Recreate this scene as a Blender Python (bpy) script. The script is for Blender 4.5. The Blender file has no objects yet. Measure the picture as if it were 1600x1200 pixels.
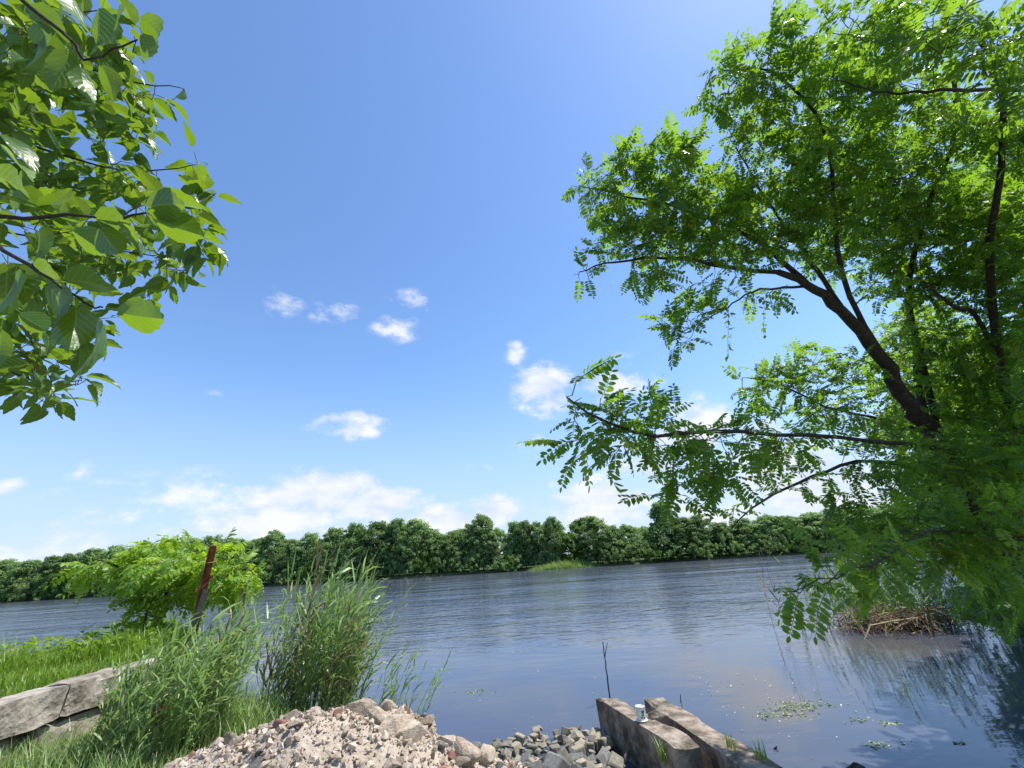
import bpy, bmesh, math, random
import numpy as np
from mathutils import Matrix, Vector

# ------------------------------------------------------------------ camera
F, HC = 640.0, 1.85                       # focal length in px of a 1600 px wide frame, eye height over the water
PITCH, ROLL = math.atan(275.1 / F), -math.radians(3.78)
scene = bpy.context.scene
COL = scene.collection
cam_d = bpy.data.cameras.new('camera')
cam_d.sensor_width = 36; cam_d.lens = F / 1600 * 36
cam_d.clip_start = 0.02; cam_d.clip_end = 12000
cam = bpy.data.objects.new('camera', cam_d); COL.objects.link(cam)
cam.matrix_world = Matrix.Translation((0, 0, HC)) @ Matrix.Rotation(math.pi / 2 + PITCH, 4, 'X') @ Matrix.Rotation(ROLL, 4, 'Z')
scene.camera = cam
CM = np.array(cam.matrix_world.to_3x3())
EYE = np.array([0, 0, HC])
def ray(x, y): return CM @ np.array([(x - 800) / F, (600 - y) / F, -1.0])
def atz(x, y, z=0.0):
    d = ray(x, y); return EYE + d * ((z - HC) / d[2])
def atd(x, y, dep): return EYE + ray(x, y) * dep
def proj(P):
    c = (np.atleast_2d(P) - EYE) @ CM
    return np.stack([800 + F * c[:, 0] / -c[:, 2], 600 - F * c[:, 1] / -c[:, 2], -c[:, 2]], 1)

# ------------------------------------------------------------------ light
SUN_AZ, SUN_EL = math.radians(77), math.radians(65)      # azimuth clockwise from +Y
SV = Vector((math.sin(SUN_AZ) * math.cos(SUN_EL), math.cos(SUN_AZ) * math.cos(SUN_EL), math.sin(SUN_EL)))
sun_d = bpy.data.lights.new('sun', 'SUN'); sun_d.energy = 5.0; sun_d.angle = math.radians(0.53); sun_d.color = (1, .955, .88)
sun = bpy.data.objects.new('sun', sun_d); COL.objects.link(sun)
sun.rotation_euler = SV.to_track_quat('Z', 'Y').to_euler(); sun.location = (20, 10, 40)
scene.view_settings.view_transform = 'Standard'; scene.view_settings.look = 'None'
scene.view_settings.exposure = 0.5; scene.view_settings.gamma = 1.0
scene.render.engine = 'CYCLES'
scene.cycles.max_bounces = 5; scene.cycles.diffuse_bounces = 2; scene.cycles.transmission_bounces = 2; scene.cycles.glossy_bounces = 3
scene.cycles.use_denoising = True

SKY_STRENGTH = 0.12
world = bpy.data.worlds.new('World'); scene.world = world; world.use_nodes = True
def build_world():
    nt = world.node_tree; N = nt.nodes; L = nt.links; N.clear()
    def nd(t, **k):
        n = N.new(t)
        for a, b in k.items(): setattr(n, a, b)
        return n
    def math_(op, a, b=None, c=None):
        n = nd('ShaderNodeMath', operation=op)
        for i, v in enumerate((a, b, c)):
            if v is None: continue
            if isinstance(v, (int, float)): n.inputs[i].default_value = v
            else: L.new(v, n.inputs[i])
        return n.outputs[0]
    def mrange(v, a, b, c, d, it='SMOOTHSTEP'):
        n = nd('ShaderNodeMapRange', interpolation_type=it)
        L.new(v, n.inputs[0])
        for i, q in enumerate((a, b, c, d)): n.inputs[i + 1].default_value = q
        return n.outputs[0]
    tc = nd('ShaderNodeTexCoord'); D = tc.outputs['Generated']
    sky = nd('ShaderNodeTexSky', sky_type='NISHITA')
    sky.sun_disc = False; sky.sun_elevation = SUN_EL; sky.sun_rotation = SUN_AZ
    sky.altitude = 0; sky.air_density = 1.0; sky.dust_density = 0.25; sky.ozone_density = 3.0
    hs = nd('ShaderNodeHueSaturation'); hs.inputs['Saturation'].default_value = 1.1; hs.inputs['Value'].default_value = 1.46; hs.inputs['Hue'].default_value = .502
    L.new(sky.outputs[0], hs.inputs['Color'])
    sep = nd('ShaderNodeSeparateXYZ'); L.new(D, sep.inputs[0])
    def noise(scale, detail, rough=.6, vec=None, sz=1.0):
        n = nd('ShaderNodeTexNoise'); n.inputs['Scale'].default_value = scale; n.inputs['Detail'].default_value = detail
        n.inputs['Roughness'].default_value = rough
        m = nd('ShaderNodeMapping'); m.inputs['Scale'].default_value = (1, 1, sz); L.new(D, m.inputs[0]); L.new(m.outputs[0], n.inputs['Vector'])
        return n.outputs['Fac']
    n1 = noise(11, 9, .62, sz=1.9); n2 = noise(3.1, 6, .55, sz=2.6); n3 = noise(30, 5, .6, sz=1.3)
    blobs = [(440, 468, 62, 34, .62), (525, 490, 55, 24, .66), (648, 472, 52, 26, .55), (618, 512, 52, 30, .6), (548, 665, 72, 27, .85),
             (125, 738, 34, 22, .6), (10, 760, 42, 16, .6), (340, 614, 26, 12, .45), (808, 556, 30, 26, .7), (850, 608, 66, 50, 1.0),
             (965, 595, 95, 50, .55), (490, 770, 125, 46, 1.3), (590, 788, 95, 38, 1.2), (430, 790, 90, 30, 1.1), (300, 765, 75, 42, .55), (770, 796, 62, 28, 1.0),
             (690, 815, 120, 36, .95), (150, 800, 160, 75, .5), (930, 790, 110, 60, .95), (1010, 730, 90, 60, .8), (1270, 760, 190, 95, 1.0),
             (420, 815, 170, 50, .9), (250, 850, 240, 50, .5), (40, 870, 200, 50, .32), (840, 695, 50, 26, .4), (760, 730, 40, 16, .35), (1180, 700, 90, 70, .7), (1080, 672, 85, 62, .95)]
    tot = None
    for x, y, rx, ry, w in blobs:
        c = ray(x, y); l = np.linalg.norm(c); c = c / l
        r_ = (ray(x + rx, y) / np.linalg.norm(ray(x + rx, y)) - c); u_ = (ray(x, y - ry) / np.linalg.norm(ray(x, y - ry)) - c)
        R = r_ / (r_ @ r_); U = u_ / (u_ @ u_)
        def dot(v):
            n = nd('ShaderNodeVectorMath', operation='DOT_PRODUCT'); L.new(D, n.inputs[0]); n.inputs[1].default_value = v
            return n.outputs['Value']
        cx = nd('ShaderNodeCombineXYZ'); L.new(math_('SUBTRACT', dot(R), float(c @ R)), cx.inputs[0]); L.new(math_('SUBTRACT', dot(U), float(c @ U)), cx.inputs[1])
        L.new(math_('MULTIPLY', math_('LESS_THAN', dot(c), 0.0), 9.0), cx.inputs[2])
        ln = nd('ShaderNodeVectorMath', operation='LENGTH'); L.new(cx.outputs[0], ln.inputs[0])
        v = mrange(ln.outputs['Value'], 1.15, 0.0, 0.0, w, 'LINEAR')
        tot = v if tot is None else math_('MAXIMUM', tot, v)
    # low cloud bank that runs on round the whole horizon, and a thin veil above it
    band = math_('MULTIPLY', mrange(sep.outputs[2], .17, .0, 0, 1), mrange(n2, .38, .62, 0, .8))
    tot = math_('MAXIMUM', tot, band)
    e = math_('ADD', tot, math_('MULTIPLY', math_('SUBTRACT', n1, .5), 1.9))
    e = math_('ADD', e, math_('MULTIPLY', math_('SUBTRACT', n3, .5), .5))
    dens = math_('MULTIPLY', mrange(e, .16, .78, 0, .95), mrange(tot, .02, .3, 0, 1))
    haze = mrange(sep.outputs[2], .42, -.03, 0, .8)
    shade = mrange(math_('ADD', n1, math_('MULTIPLY', n2, .6)), .55, 1.0, 0, 1)
    cc = nd('ShaderNodeMixRGB'); L.new(shade, cc.inputs[0])
    cc.inputs[1].default_value = (4.1, 4.7, 5.8, 1); cc.inputs[2].default_value = (5.9, 6.0, 6.2, 1)
    mh = nd('ShaderNodeMixRGB'); L.new(haze, mh.inputs[0]); L.new(hs.outputs[0], mh.inputs[1]); mh.inputs[2].default_value = (2.85, 3.5, 5.2, 1)
    mx = nd('ShaderNodeMixRGB'); L.new(dens, mx.inputs[0]); L.new(mh.outputs[0], mx.inputs[1]); L.new(cc.outputs[0], mx.inputs[2])
    bg = nd('ShaderNodeBackground'); bg.inputs[1].default_value = SKY_STRENGTH; L.new(mx.outputs[0], bg.inputs[0])
    out = nd('ShaderNodeOutputWorld'); L.new(bg.outputs[0], out.inputs[0])
build_world()

# ------------------------------------------------------------------ helpers
rng = np.random.default_rng(7); random.seed(7)
def tag(o, label=None, cat=None, group=None, kind=None):
    if label: o['label'] = label
    if cat: o['category'] = cat
    if group: o['group'] = group
    if kind: o['kind'] = kind
    return o
def empty(name, loc, label, cat, group=None):
    o = bpy.data.objects.new(name, None); COL.objects.link(o); o.location = loc; o.empty_display_size = .2
    return tag(o, label, cat, group)
def link(name, me, parent=None, M=None):
    o = bpy.data.objects.new(name, me); COL.objects.link(o)
    if parent is not None: o.parent = parent
    if M is not None: o.matrix_local = M
    return o
def mesh_np(name, V, Fa, mat, rnd=None, uv=None, smooth=False):
    """uniform faces Fa (m,k)"""
    me = bpy.data.meshes.new(name); V = np.asarray(V, np.float32); Fa = np.asarray(Fa, np.int32); m, k = Fa.shape
    me.vertices.add(len(V)); me.vertices.foreach_set('co', V.ravel())
    me.loops.add(m * k); me.loops.foreach_set('vertex_index', Fa.ravel())
    me.polygons.add(m); me.polygons.foreach_set('loop_start', np.arange(0, m * k, k, dtype=np.int32))
    try: me.polygons.foreach_set('loop_total', np.full(m, k, np.int32))
    except Exception: pass
    if rnd is not None:
        a = me.attributes.new('rnd', 'FLOAT', 'POINT'); a.data.foreach_set('value', np.asarray(rnd, np.float32))
    if uv is not None:
        l = me.uv_layers.new(name='uv'); l.data.foreach_set('uv', np.asarray(uv, np.float32)[Fa.ravel()].ravel())
    me.polygons.foreach_set('use_smooth', np.full(m, bool(smooth)))
    me.materials.append(mat); me.update(calc_edges=True); me.validate()
    return me
def merge(tmpls, ids, R, T):
    """tmpls list of (V,F[,uv]); R (n,3,3) incl. scale; T (n,3) -> V,F,rnd,uv"""
    Vs, Fs, Rs, Us, off = [], [], [], [], 0
    ids = np.asarray(ids)
    for k, tp in enumerate(tmpls):
        s = np.where(ids == k)[0]
        if not len(s): continue
        V, Fa = tp[0], tp[1]
        W = np.einsum('nij,vj->nvi', R[s], V) + T[s][:, None, :]
        Vs.append(W.reshape(-1, 3)); n = len(V)
        Fs.append((Fa[None] + (np.arange(len(s)) * n)[:, None, None] + off).reshape(-1, Fa.shape[1])); off += n * len(s)
        Rs.append(np.repeat(rng.random(len(s)), n))
        if len(tp) > 2: Us.append(np.tile(tp[2], (len(s), 1)))
    return np.concatenate(Vs), np.concatenate(Fs), np.concatenate(Rs), (np.concatenate(Us) if Us else None)
def norm(a): a = np.asarray(a, float); return a / (np.linalg.norm(a, axis=-1, keepdims=True) + 1e-9)
def frames(d, up):
    x = norm(d); y = norm(np.cross(up, x)); z = np.cross(x, y)
    return np.stack([x, y, z], -1)
def randrot(n):
    q = norm(rng.normal(size=(n, 4))); w, x, y, z = q.T
    return np.stack([np.stack([1 - 2 * (y * y + z * z), 2 * (x * y - z * w), 2 * (x * z + y * w)], -1),
                     np.stack([2 * (x * y + z * w), 1 - 2 * (x * x + z * z), 2 * (y * z - x * w)], -1),
                     np.stack([2 * (x * z - y * w), 2 * (y * z + x * w), 1 - 2 * (x * x + y * y)], -1)], 1)
def mat4(R, t):
    M = np.eye(4); M[:3, :3] = R; M[:3, 3] = t; return Matrix(M.tolist())
def tubes(paths, n=5):
    """list of (P (k,3), r (k,)) -> V,F quads"""
    Vs, Fs, off = [], [], 0
    for P, r in paths:
        P = np.asarray(P, float); k = len(P); r = np.broadcast_to(np.asarray(r, float), (k,))
        t = norm(np.gradient(P, axis=0)); ref = np.array([.31, .17, .93]) if abs(t[0] @ np.array([.31, .17, .93])) < .9 else np.array([1., 0, 0])
        a = norm(np.cross(t, ref)); b = np.cross(t, a)
        th = np.arange(n) * 2 * math.pi / n
        W = P[:, None] + r[:, None, None] * (np.cos(th)[None, :, None] * a[:, None] + np.sin(th)[None, :, None] * b[:, None])
        Vs.append(W.reshape(-1, 3))
        i = np.arange(k - 1)[:, None] * n; j = np.arange(n)[None]; j2 = (j + 1) % n
        Fs.append(np.stack([i + j, i + j2, i + n + j2, i + n + j], -1).reshape(-1, 4) + off); off += k * n
    return np.concatenate(Vs), np.concatenate(Fs)
def smooth_path(pts, n, wob=0.0):
    pts = np.asarray(pts, float); k = len(pts); s = np.linspace(0, k - 1, n); out = []
    for u in s:
        i = min(int(u), k - 2); f = u - i
        p0, p1, p2, p3 = pts[max(i - 1, 0)], pts[i], pts[i + 1], pts[min(i + 2, k - 1)]
        out.append(.5 * (2 * p1 + (p2 - p0) * f + (2 * p0 - 5 * p1 + 4 * p2 - p3) * f * f + (3 * p1 - p0 - 3 * p2 + p3) * f ** 3))
    out = np.array(out)
    if wob: out[1:-1] += rng.normal(size=(n - 2, 3)) * wob
    return out
_NT = {}
def noise2(x, y, s, seed=0):
    """cheap smooth value noise"""
    if seed not in _NT: _NT[seed] = np.random.default_rng(seed).random((64, 64))
    r = _NT[seed]; u = x * s; v = y * s
    i = np.floor(u).astype(int); j = np.floor(v).astype(int); f = u - i; g = v - j; f = f * f * (3 - 2 * f); g = g * g * (3 - 2 * g)
    a = r[i % 64, j % 64]; b = r[(i + 1) % 64, j % 64]; c = r[i % 64, (j + 1) % 64]; d = r[(i + 1) % 64, (j + 1) % 64]
    return (a * (1 - f) + b * f) * (1 - g) + (c * (1 - f) + d * f) * g

# ------------------------------------------------------------------ materials
def mat_base(name):
    m = bpy.data.materials.new(name); m.use_nodes = True; nt = m.node_tree; nt.nodes.clear()
    out = nt.nodes.new('ShaderNodeOutputMaterial'); return m, nt, nt.nodes, nt.links, out
def ramp(N, stops):
    r = N.new('ShaderNodeValToRGB'); e = r.color_ramp.elements
    while len(e) < len(stops): e.new(.5)
    for q, (p, c) in zip(e, stops): q.position = p; q.color = (*c, 1)
    return r
def leaf_mat(name, stops, trans, tmix=.45, rough=.42, spec=.4, veins=False, tone=0.0):
    m, nt, N, L, out = mat_base(name)
    at = N.new('ShaderNodeAttribute'); at.attribute_name = 'rnd'
    oi = N.new('ShaderNodeObjectInfo')
    ad = N.new('ShaderNodeMath'); ad.operation = 'ADD'; L.new(at.outputs['Fac'], ad.inputs[0]); L.new(oi.outputs['Random'], ad.inputs[1])
    fr = N.new('ShaderNodeMath'); fr.operation = 'FRACT'; L.new(ad.outputs[0], fr.inputs[0])
    r = ramp(N, stops); L.new(fr.outputs[0], r.inputs[0]); colr = r.outputs[0]
    if tone:
        hv = N.new('ShaderNodeHueSaturation'); mv = N.new('ShaderNodeMapRange'); L.new(oi.outputs['Random'], mv.inputs[0]); mv.inputs[3].default_value = 1 - tone; mv.inputs[4].default_value = 1 + tone
        mh = N.new('ShaderNodeMapRange'); L.new(oi.outputs['Random'], mh.inputs[0]); mh.inputs[3].default_value = .515; mh.inputs[4].default_value = .485
        L.new(mv.outputs[0], hv.inputs['Value']); L.new(mh.outputs[0], hv.inputs['Hue']); L.new(colr, hv.inputs['Color']); colr = hv.outputs[0]
    p = N.new('ShaderNodeBsdfPrincipled'); p.inputs['Roughness'].default_value = rough; p.inputs['Specular IOR Level'].default_value = spec
    tcol = N.new('ShaderNodeMixRGB'); tcol.blend_type = 'MULTIPLY'; tcol.inputs[0].default_value = .5; tcol.inputs[1].default_value = (*trans, 1)
    br = N.new('ShaderNodeMixRGB'); br.blend_type = 'ADD'; br.inputs[0].default_value = 1; br.inputs[2].default_value = (.35, .35, .2, 1)
    L.new(colr, br.inputs[1]); L.new(br.outputs[0], tcol.inputs[2])
    if veins:
        uv = N.new('ShaderNodeUVMap'); sp = N.new('ShaderNodeSeparateXYZ'); L.new(uv.outputs[0], sp.inputs[0])
        def mt(op, a, b=None):
            n = N.new('ShaderNodeMath'); n.operation = op
            for i, v in enumerate((a, b)):
                if v is None: continue
                if isinstance(v, (int, float)): n.inputs[i].default_value = v
                else: L.new(v, n.inputs[i])
            return n.outputs[0]
        au = mt('ABSOLUTE', sp.outputs[0])
        w = mt('FRACT', mt('MULTIPLY', mt('SUBTRACT', sp.outputs[1], mt('MULTIPLY', au, .28)), 7.0))
        side = mt('MULTIPLY', mt('LESS_THAN', mt('ABSOLUTE', mt('SUBTRACT', w, .5)), .07), .7)
        v = mt('MAXIMUM', side, mt('LESS_THAN', au, .05))
        mx = N.new('ShaderNodeMixRGB'); L.new(mt('MULTIPLY', v, .55), mx.inputs[0]); L.new(colr, mx.inputs[1]); mx.inputs[2].default_value = (.22, .36, .08, 1)
        colr = mx.outputs[0]
        pf = mt('SINE', mt('MULTIPLY', w, 6.283))
        bp = N.new('ShaderNodeBump'); bp.inputs['Strength'].default_value = .13; bp.inputs['Distance'].default_value = .0025
        L.new(pf, bp.inputs['Height']); L.new(bp.outputs[0], p.inputs['Normal'])
    L.new(colr, p.inputs['Base Color'])
    t = N.new('ShaderNodeBsdfTranslucent'); L.new(tcol.outputs[0], t.inputs[0])
    mx = N.new('ShaderNodeMixShader'); mx.inputs[0].default_value = tmix
    L.new(p.outputs[0], mx.inputs[1]); L.new(t.outputs[0], mx.inputs[2]); L.new(mx.outputs[0], out.inputs[0])
    return m
def rough_mat(name, stops, scale=6, detail=8, rough=.9, bump=.6, bdist=.02, scale2=40, vary=.0, spec=.25):
    m, nt, N, L, out = mat_base(name)
    tc = N.new('ShaderNodeTexCoord'); n = N.new('ShaderNodeTexNoise'); n.inputs['Scale'].default_value = scale; n.inputs['Detail'].default_value = detail; n.inputs['Roughness'].default_value = .65
    L.new(tc.outputs['Object'], n.inputs['Vector'])
    oi = N.new('ShaderNodeObjectInfo'); at = N.new('ShaderNodeAttribute'); at.attribute_name = 'rnd'
    ad = N.new('ShaderNodeMath'); ad.operation = 'ADD'; L.new(oi.outputs['Random'], ad.inputs[0]); L.new(at.outputs['Fac'], ad.inputs[1])
    fr = N.new('ShaderNodeMath'); fr.operation = 'FRACT'; L.new(ad.outputs[0], fr.inputs[0])
    ma = N.new('ShaderNodeMath'); ma.operation = 'MULTIPLY_ADD'; L.new(fr.outputs[0], ma.inputs[0]); ma.inputs[1].default_value = vary; 
    sb = N.new('ShaderNodeMath'); sb.operation = 'SUBTRACT'; L.new(n.outputs[0], sb.inputs[0]); sb.inputs[1].default_value = vary * .5; L.new(sb.outputs[0], ma.inputs[2])
    r = ramp(N, stops); L.new(ma.outputs[0], r.inputs[0])
    n2 = N.new('ShaderNodeTexNoise'); n2.inputs['Scale'].default_value = scale2; n2.inputs['Detail'].default_value = 6; L.new(tc.outputs['Object'], n2.inputs['Vector'])
    b = N.new('ShaderNodeBump'); b.inputs['Strength'].default_value = bump; b.inputs['Distance'].default_value = bdist; L.new(n2.outputs[0], b.inputs['Height'])
    p = N.new('ShaderNodeBsdfPrincipled'); p.inputs['Roughness'].default_value = rough; p.inputs['Specular IOR Level'].default_value = spec
    L.new(r.outputs[0], p.inputs['Base Color']); L.new(b.outputs[0], p.inputs['Normal']); L.new(p.outputs[0], out.inputs[0])
    return m
M_locust = leaf_mat('locust_leaf', [(0, (.022, .065, .014)), (.5, (.045, .12, .02)), (.88, (.095, .19, .026)), (1, (.22, .27, .03))], (.46, .76, .05), .47, .42, .4)
M_sapling = leaf_mat('sapling_leaf', [(0, (.09, .2, .02)), (.6, (.16, .29, .025)), (1, (.25, .37, .03))], (.55, .75, .05), .45)
M_mulberry = leaf_mat('mulberry_leaf', [(0, (.03, .08, .016)), (.6, (.052, .13, .02)), (1, (.09, .19, .025))], (.36, .54, .03), .4, .36, .45, veins=True)
M_far = leaf_mat('far_leaf', [(0, (.1, .18, .07)), (.5, (.165, .27, .09)), (1, (.24, .36, .125))], (.42, .58, .14), .36, .5, .3, tone=.4)  # leaf greens lightened to stand in for air haze over the far bank
M_far2 = leaf_mat('pale_far_leaf', [(0, (.06, .13, .02)), (.6, (.09, .18, .025)), (1, (.13, .22, .03))], (.3, .5, .05), .3, .5, .3)
M_reed = leaf_mat('reed_leaf', [(0, (.115, .195, .06)), (.55, (.185, .285, .095)), (.88, (.27, .36, .14)), (1, (.42, .38, .17))], (.42, .62, .16), .38, .4, .45)
M_grass = leaf_mat('grass_blade', [(0, (.08, .16, .014)), (.55, (.15, .25, .022)), (1, (.28, .32, .05))], (.4, .62, .05), .4)
M_dead = rough_mat('dead_stalk', [(.3, (.14, .085, .045)), (.6, (.3, .21, .12)), (.8, (.42, .34, .22))], 9, vary=.7)
M_bark = rough_mat('bark', [(.3, (.02, .017, .014)), (.55, (.045, .038, .031)), (.8, (.11, .1, .085))], 14, bump=1.0, bdist=.03, scale2=26)
M_twig = rough_mat('twig_bark', [(.3, (.05, .045, .025)), (.7, (.12, .1, .06))], 20, bump=.2)
M_rock = rough_mat('rubble', [(.3, (.26, .2, .145)), (.5, (.43, .352, .27)), (.7, (.56, .48, .385))], 7, vary=.35, bump=.8, bdist=.015, scale2=30)
M_dirt = rough_mat('rubble_dirt', [(.3, (.27, .22, .165)), (.5, (.4, .335, .262)), (.7, (.5, .43, .35))], 9, bump=1, bdist=.03, scale2=28)
M_cob = rough_mat('cobble', [(.2, (.13, .115, .09)), (.45, (.24, .22, .17)), (.6, (.33, .29, .21)), (.8, (.44, .38, .28))], 5, vary=.5, bump=.7, bdist=.012, scale2=26, rough=.75)
M_grey = rough_mat('grey_stone', [(.2, (.07, .07, .065)), (.5, (.14, .138, .125)), (.8, (.27, .265, .24))], 6, vary=.5, bump=.7, bdist=.012, scale2=24, rough=.7)  # grey stone, its colour darkened further for tree shade over the cobbles
M_conc = rough_mat('old_concrete', [(.34, (.065, .055, .038)), (.45, (.15, .122, .09)), (.55, (.28, .225, .175)), (.68, (.4, .335, .275))], 5, bump=1, bdist=.02, scale2=22)
M_wall = rough_mat('wall_concrete', [(.34, (.085, .075, .052)), (.5, (.22, .19, .148)), (.66, (.38, .34, .28))], 4, bump=1, bdist=.025, scale2=16, vary=.2)
M_rust = rough_mat('rust', [(.32, (.12, .036, .02)), (.5, (.25, .08, .042)), (.68, (.34, .15, .085))], 11, bump=.5, bdist=.005, scale2=60, rough=.8)
M_wood = rough_mat('grey_wood', [(.3, (.1, .1, .085)), (.7, (.25, .24, .21))], 9, bump=.6, bdist=.005, scale2=40)
M_black = rough_mat('wet_dark', [(.3, (.008, .008, .008)), (.7, (.03, .027, .024))], 8, rough=.35)
def ground_mat():
    m, nt, N, L, out = mat_base('ground')
    tc = N.new('ShaderNodeTexCoord'); g = N.new('ShaderNodeNewGeometry'); sp = N.new('ShaderNodeSeparateXYZ'); L.new(g.outputs['Position'], sp.inputs[0])
    n = N.new('ShaderNodeTexNoise'); n.inputs['Scale'].default_value = 3; n.inputs['Detail'].default_value = 10; L.new(g.outputs['Position'], n.inputs['Vector'])
    a = ramp(N, [(.3, (.16, .125, .09)), (.6, (.3, .245, .19)), (.8, (.4, .34, .28))]); L.new(n.outputs[0], a.inputs[0])
    b = ramp(N, [(.3, (.035, .06, .014)), (.6, (.07, .11, .022)), (.8, (.11, .12, .04))]); L.new(n.outputs[0], b.inputs[0])
    c = ramp(N, [(.3, (.05, .042, .026)), (.7, (.1, .085, .05))]); L.new(n.outputs[0], c.inputs[0])
    gr = N.new('ShaderNodeAttribute'); gr.attribute_name = 'grassy'
    mx = N.new('ShaderNodeMixRGB'); L.new(gr.outputs['Fac'], mx.inputs[0]); L.new(a.outputs[0], mx.inputs[1]); L.new(b.outputs[0], mx.inputs[2])
    mr = N.new('ShaderNodeMapRange'); L.new(sp.outputs[2], mr.inputs[0]); mr.inputs[1].default_value = .16; mr.inputs[2].default_value = .02
    m2 = N.new('ShaderNodeMixRGB'); L.new(mr.outputs[0], m2.inputs[0]); L.new(mx.outputs[0], m2.inputs[1]); L.new(c.outputs[0], m2.inputs[2])
    n2 = N.new('ShaderNodeTexNoise'); n2.inputs['Scale'].default_value = 22; n2.inputs['Detail'].default_value = 8; L.new(g.outputs['Position'], n2.inputs['Vector'])
    bp = N.new('ShaderNodeBump'); bp.inputs['Distance'].default_value = .03; L.new(n2.outputs[0], bp.inputs['Height'])
    p = N.new('ShaderNodeBsdfPrincipled'); p.inputs['Roughness'].default_value = .95; L.new(m2.outputs[0], p.inputs['Base Color']); L.new(bp.outputs[0], p.inputs['Normal']); L.new(p.outputs[0], out.inputs[0])
    return m
def water_mat():
    m, nt, N, L, out = mat_base('river_water')
    g = N.new('ShaderNodeNewGeometry'); sp = N.new('ShaderNodeSeparateXYZ'); L.new(g.outputs['Position'], sp.inputs[0])
    def nz(scale, sx, sy, rot, detail=3, rough=.5):
        mp = N.new('ShaderNodeMapping'); mp.inputs['Scale'].default_value = (sx, sy, 1); mp.inputs['Rotation'].default_value = (0, 0, rot); L.new(g.outputs['Position'], mp.inputs[0])
        n = N.new('ShaderNodeTexNoise'); n.inputs['Scale'].default_value = scale; n.inputs['Detail'].default_value = detail; n.inputs['Roughness'].default_value = rough; L.new(mp.outputs[0], n.inputs['Vector']); return n.outputs['Fac']
    def mt(op, a, b=None, c=None):
        n = N.new('ShaderNodeMath'); n.operation = op
        for i, v in enumerate((a, b, c)):
            if v is None: continue
            if isinstance(v, (int, float)): n.inputs[i].default_value = v
            else: L.new(v, n.inputs[i])
        return n.outputs[0]
    def mr(v, a, b, c, d):
        n = N.new('ShaderNodeMapRange'); n.interpolation_type = 'SMOOTHSTEP'; L.new(v, n.inputs[0])
        for i, q in enumerate((a, b, c, d)): n.inputs[i + 1].default_value = q
        return n.outputs[0]
    big = nz(.75, .8, 1.5, .3, 2); mid = nz(2.6, .6, 1.5, -.15, 3); fine = nz(9, .6, 1.4, .1, 3); patch = nz(.09, .5, 1.3, .2, 3)
    open_ = mr(sp.outputs[1], 6.5, 24, .05, 1.45)                      # sheltered by the bank, rougher in the open river
    wind = mt('MULTIPLY', open_, mr(patch, .35, .65, .55, 1.15))
    huge = nz(.3, .45, 1.3, .15, 3); far_ = mr(sp.outputs[1], 8, 45, 0, 1)
    mid_ = mt('MULTIPLY', mid, mr(sp.outputs[1], 15, 60, .06, .018)); fine_ = mt('MULTIPLY', fine, mr(sp.outputs[1], 5, 25, .014, .0))
    h = mt('ADD', mt('MULTIPLY', big, .075), mt('ADD', mid_, fine_))
    h = mt('ADD', h, mt('MULTIPLY', mt('MULTIPLY', huge, .26), far_))
    h = mt('MULTIPLY', h, wind)
    bp = N.new('ShaderNodeBump'); bp.inputs['Strength'].default_value = 1; bp.inputs['Distance'].default_value = 1.0; L.new(h, bp.inputs['Height'])
    mud = nz(.5, 1, 1, 0, 4)
    r = ramp(N, [(.35, (.046, .058, .092)), (.7, (.078, .078, .08))]); L.new(mud, r.inputs[0])
    p = N.new('ShaderNodeBsdfPrincipled'); L.new(r.outputs[0], p.inputs['Base Color']); L.new(mr(sp.outputs[1], 8, 60, .03, .13), p.inputs['Roughness']); p.inputs['IOR'].default_value = 1.333
    L.new(bp.outputs[0], p.inputs['Normal']); L.new(p.outputs[0], out.inputs[0])
    return m
M_ground, M_water = ground_mat(), water_mat()
def plain(name, col, rough=.5, spec=.5):
    m, nt, N, L, out = mat_base(name); p = N.new('ShaderNodeBsdfPrincipled')
    tc = N.new('ShaderNodeTexCoord'); n = N.new('ShaderNodeTexNoise'); n.inputs['Scale'].default_value = 30; L.new(tc.outputs['Object'], n.inputs['Vector'])
    r = ramp(N, [(.3, tuple(c * .8 for c in col)), (.7, col)]); L.new(n.outputs[0], r.inputs[0]); L.new(r.outputs[0], p.inputs['Base Color'])
    p.inputs['Roughness'].default_value = rough; p.inputs['Specular IOR Level'].default_value = spec; L.new(p.outputs[0], out.inputs[0]); return m
M_white = plain('white_plastic', (.78, .79, .76), .35); M_green = plain('green_print', (.05, .2, .06), .4); M_wire = plain('wire', (.35, .27, .06), .5)
M_weed = leaf_mat('water_weed', [(0, (.1, .17, .05)), (.6, (.2, .28, .09)), (1, (.34, .36, .16))], (.3, .4, .1), .2)
M_fleck = leaf_mat('floating_fleck', [(0, (.5, .42, .2)), (.5, (.6, .56, .42)), (1, (.7, .68, .6))], (.5, .45, .2), .1)

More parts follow.
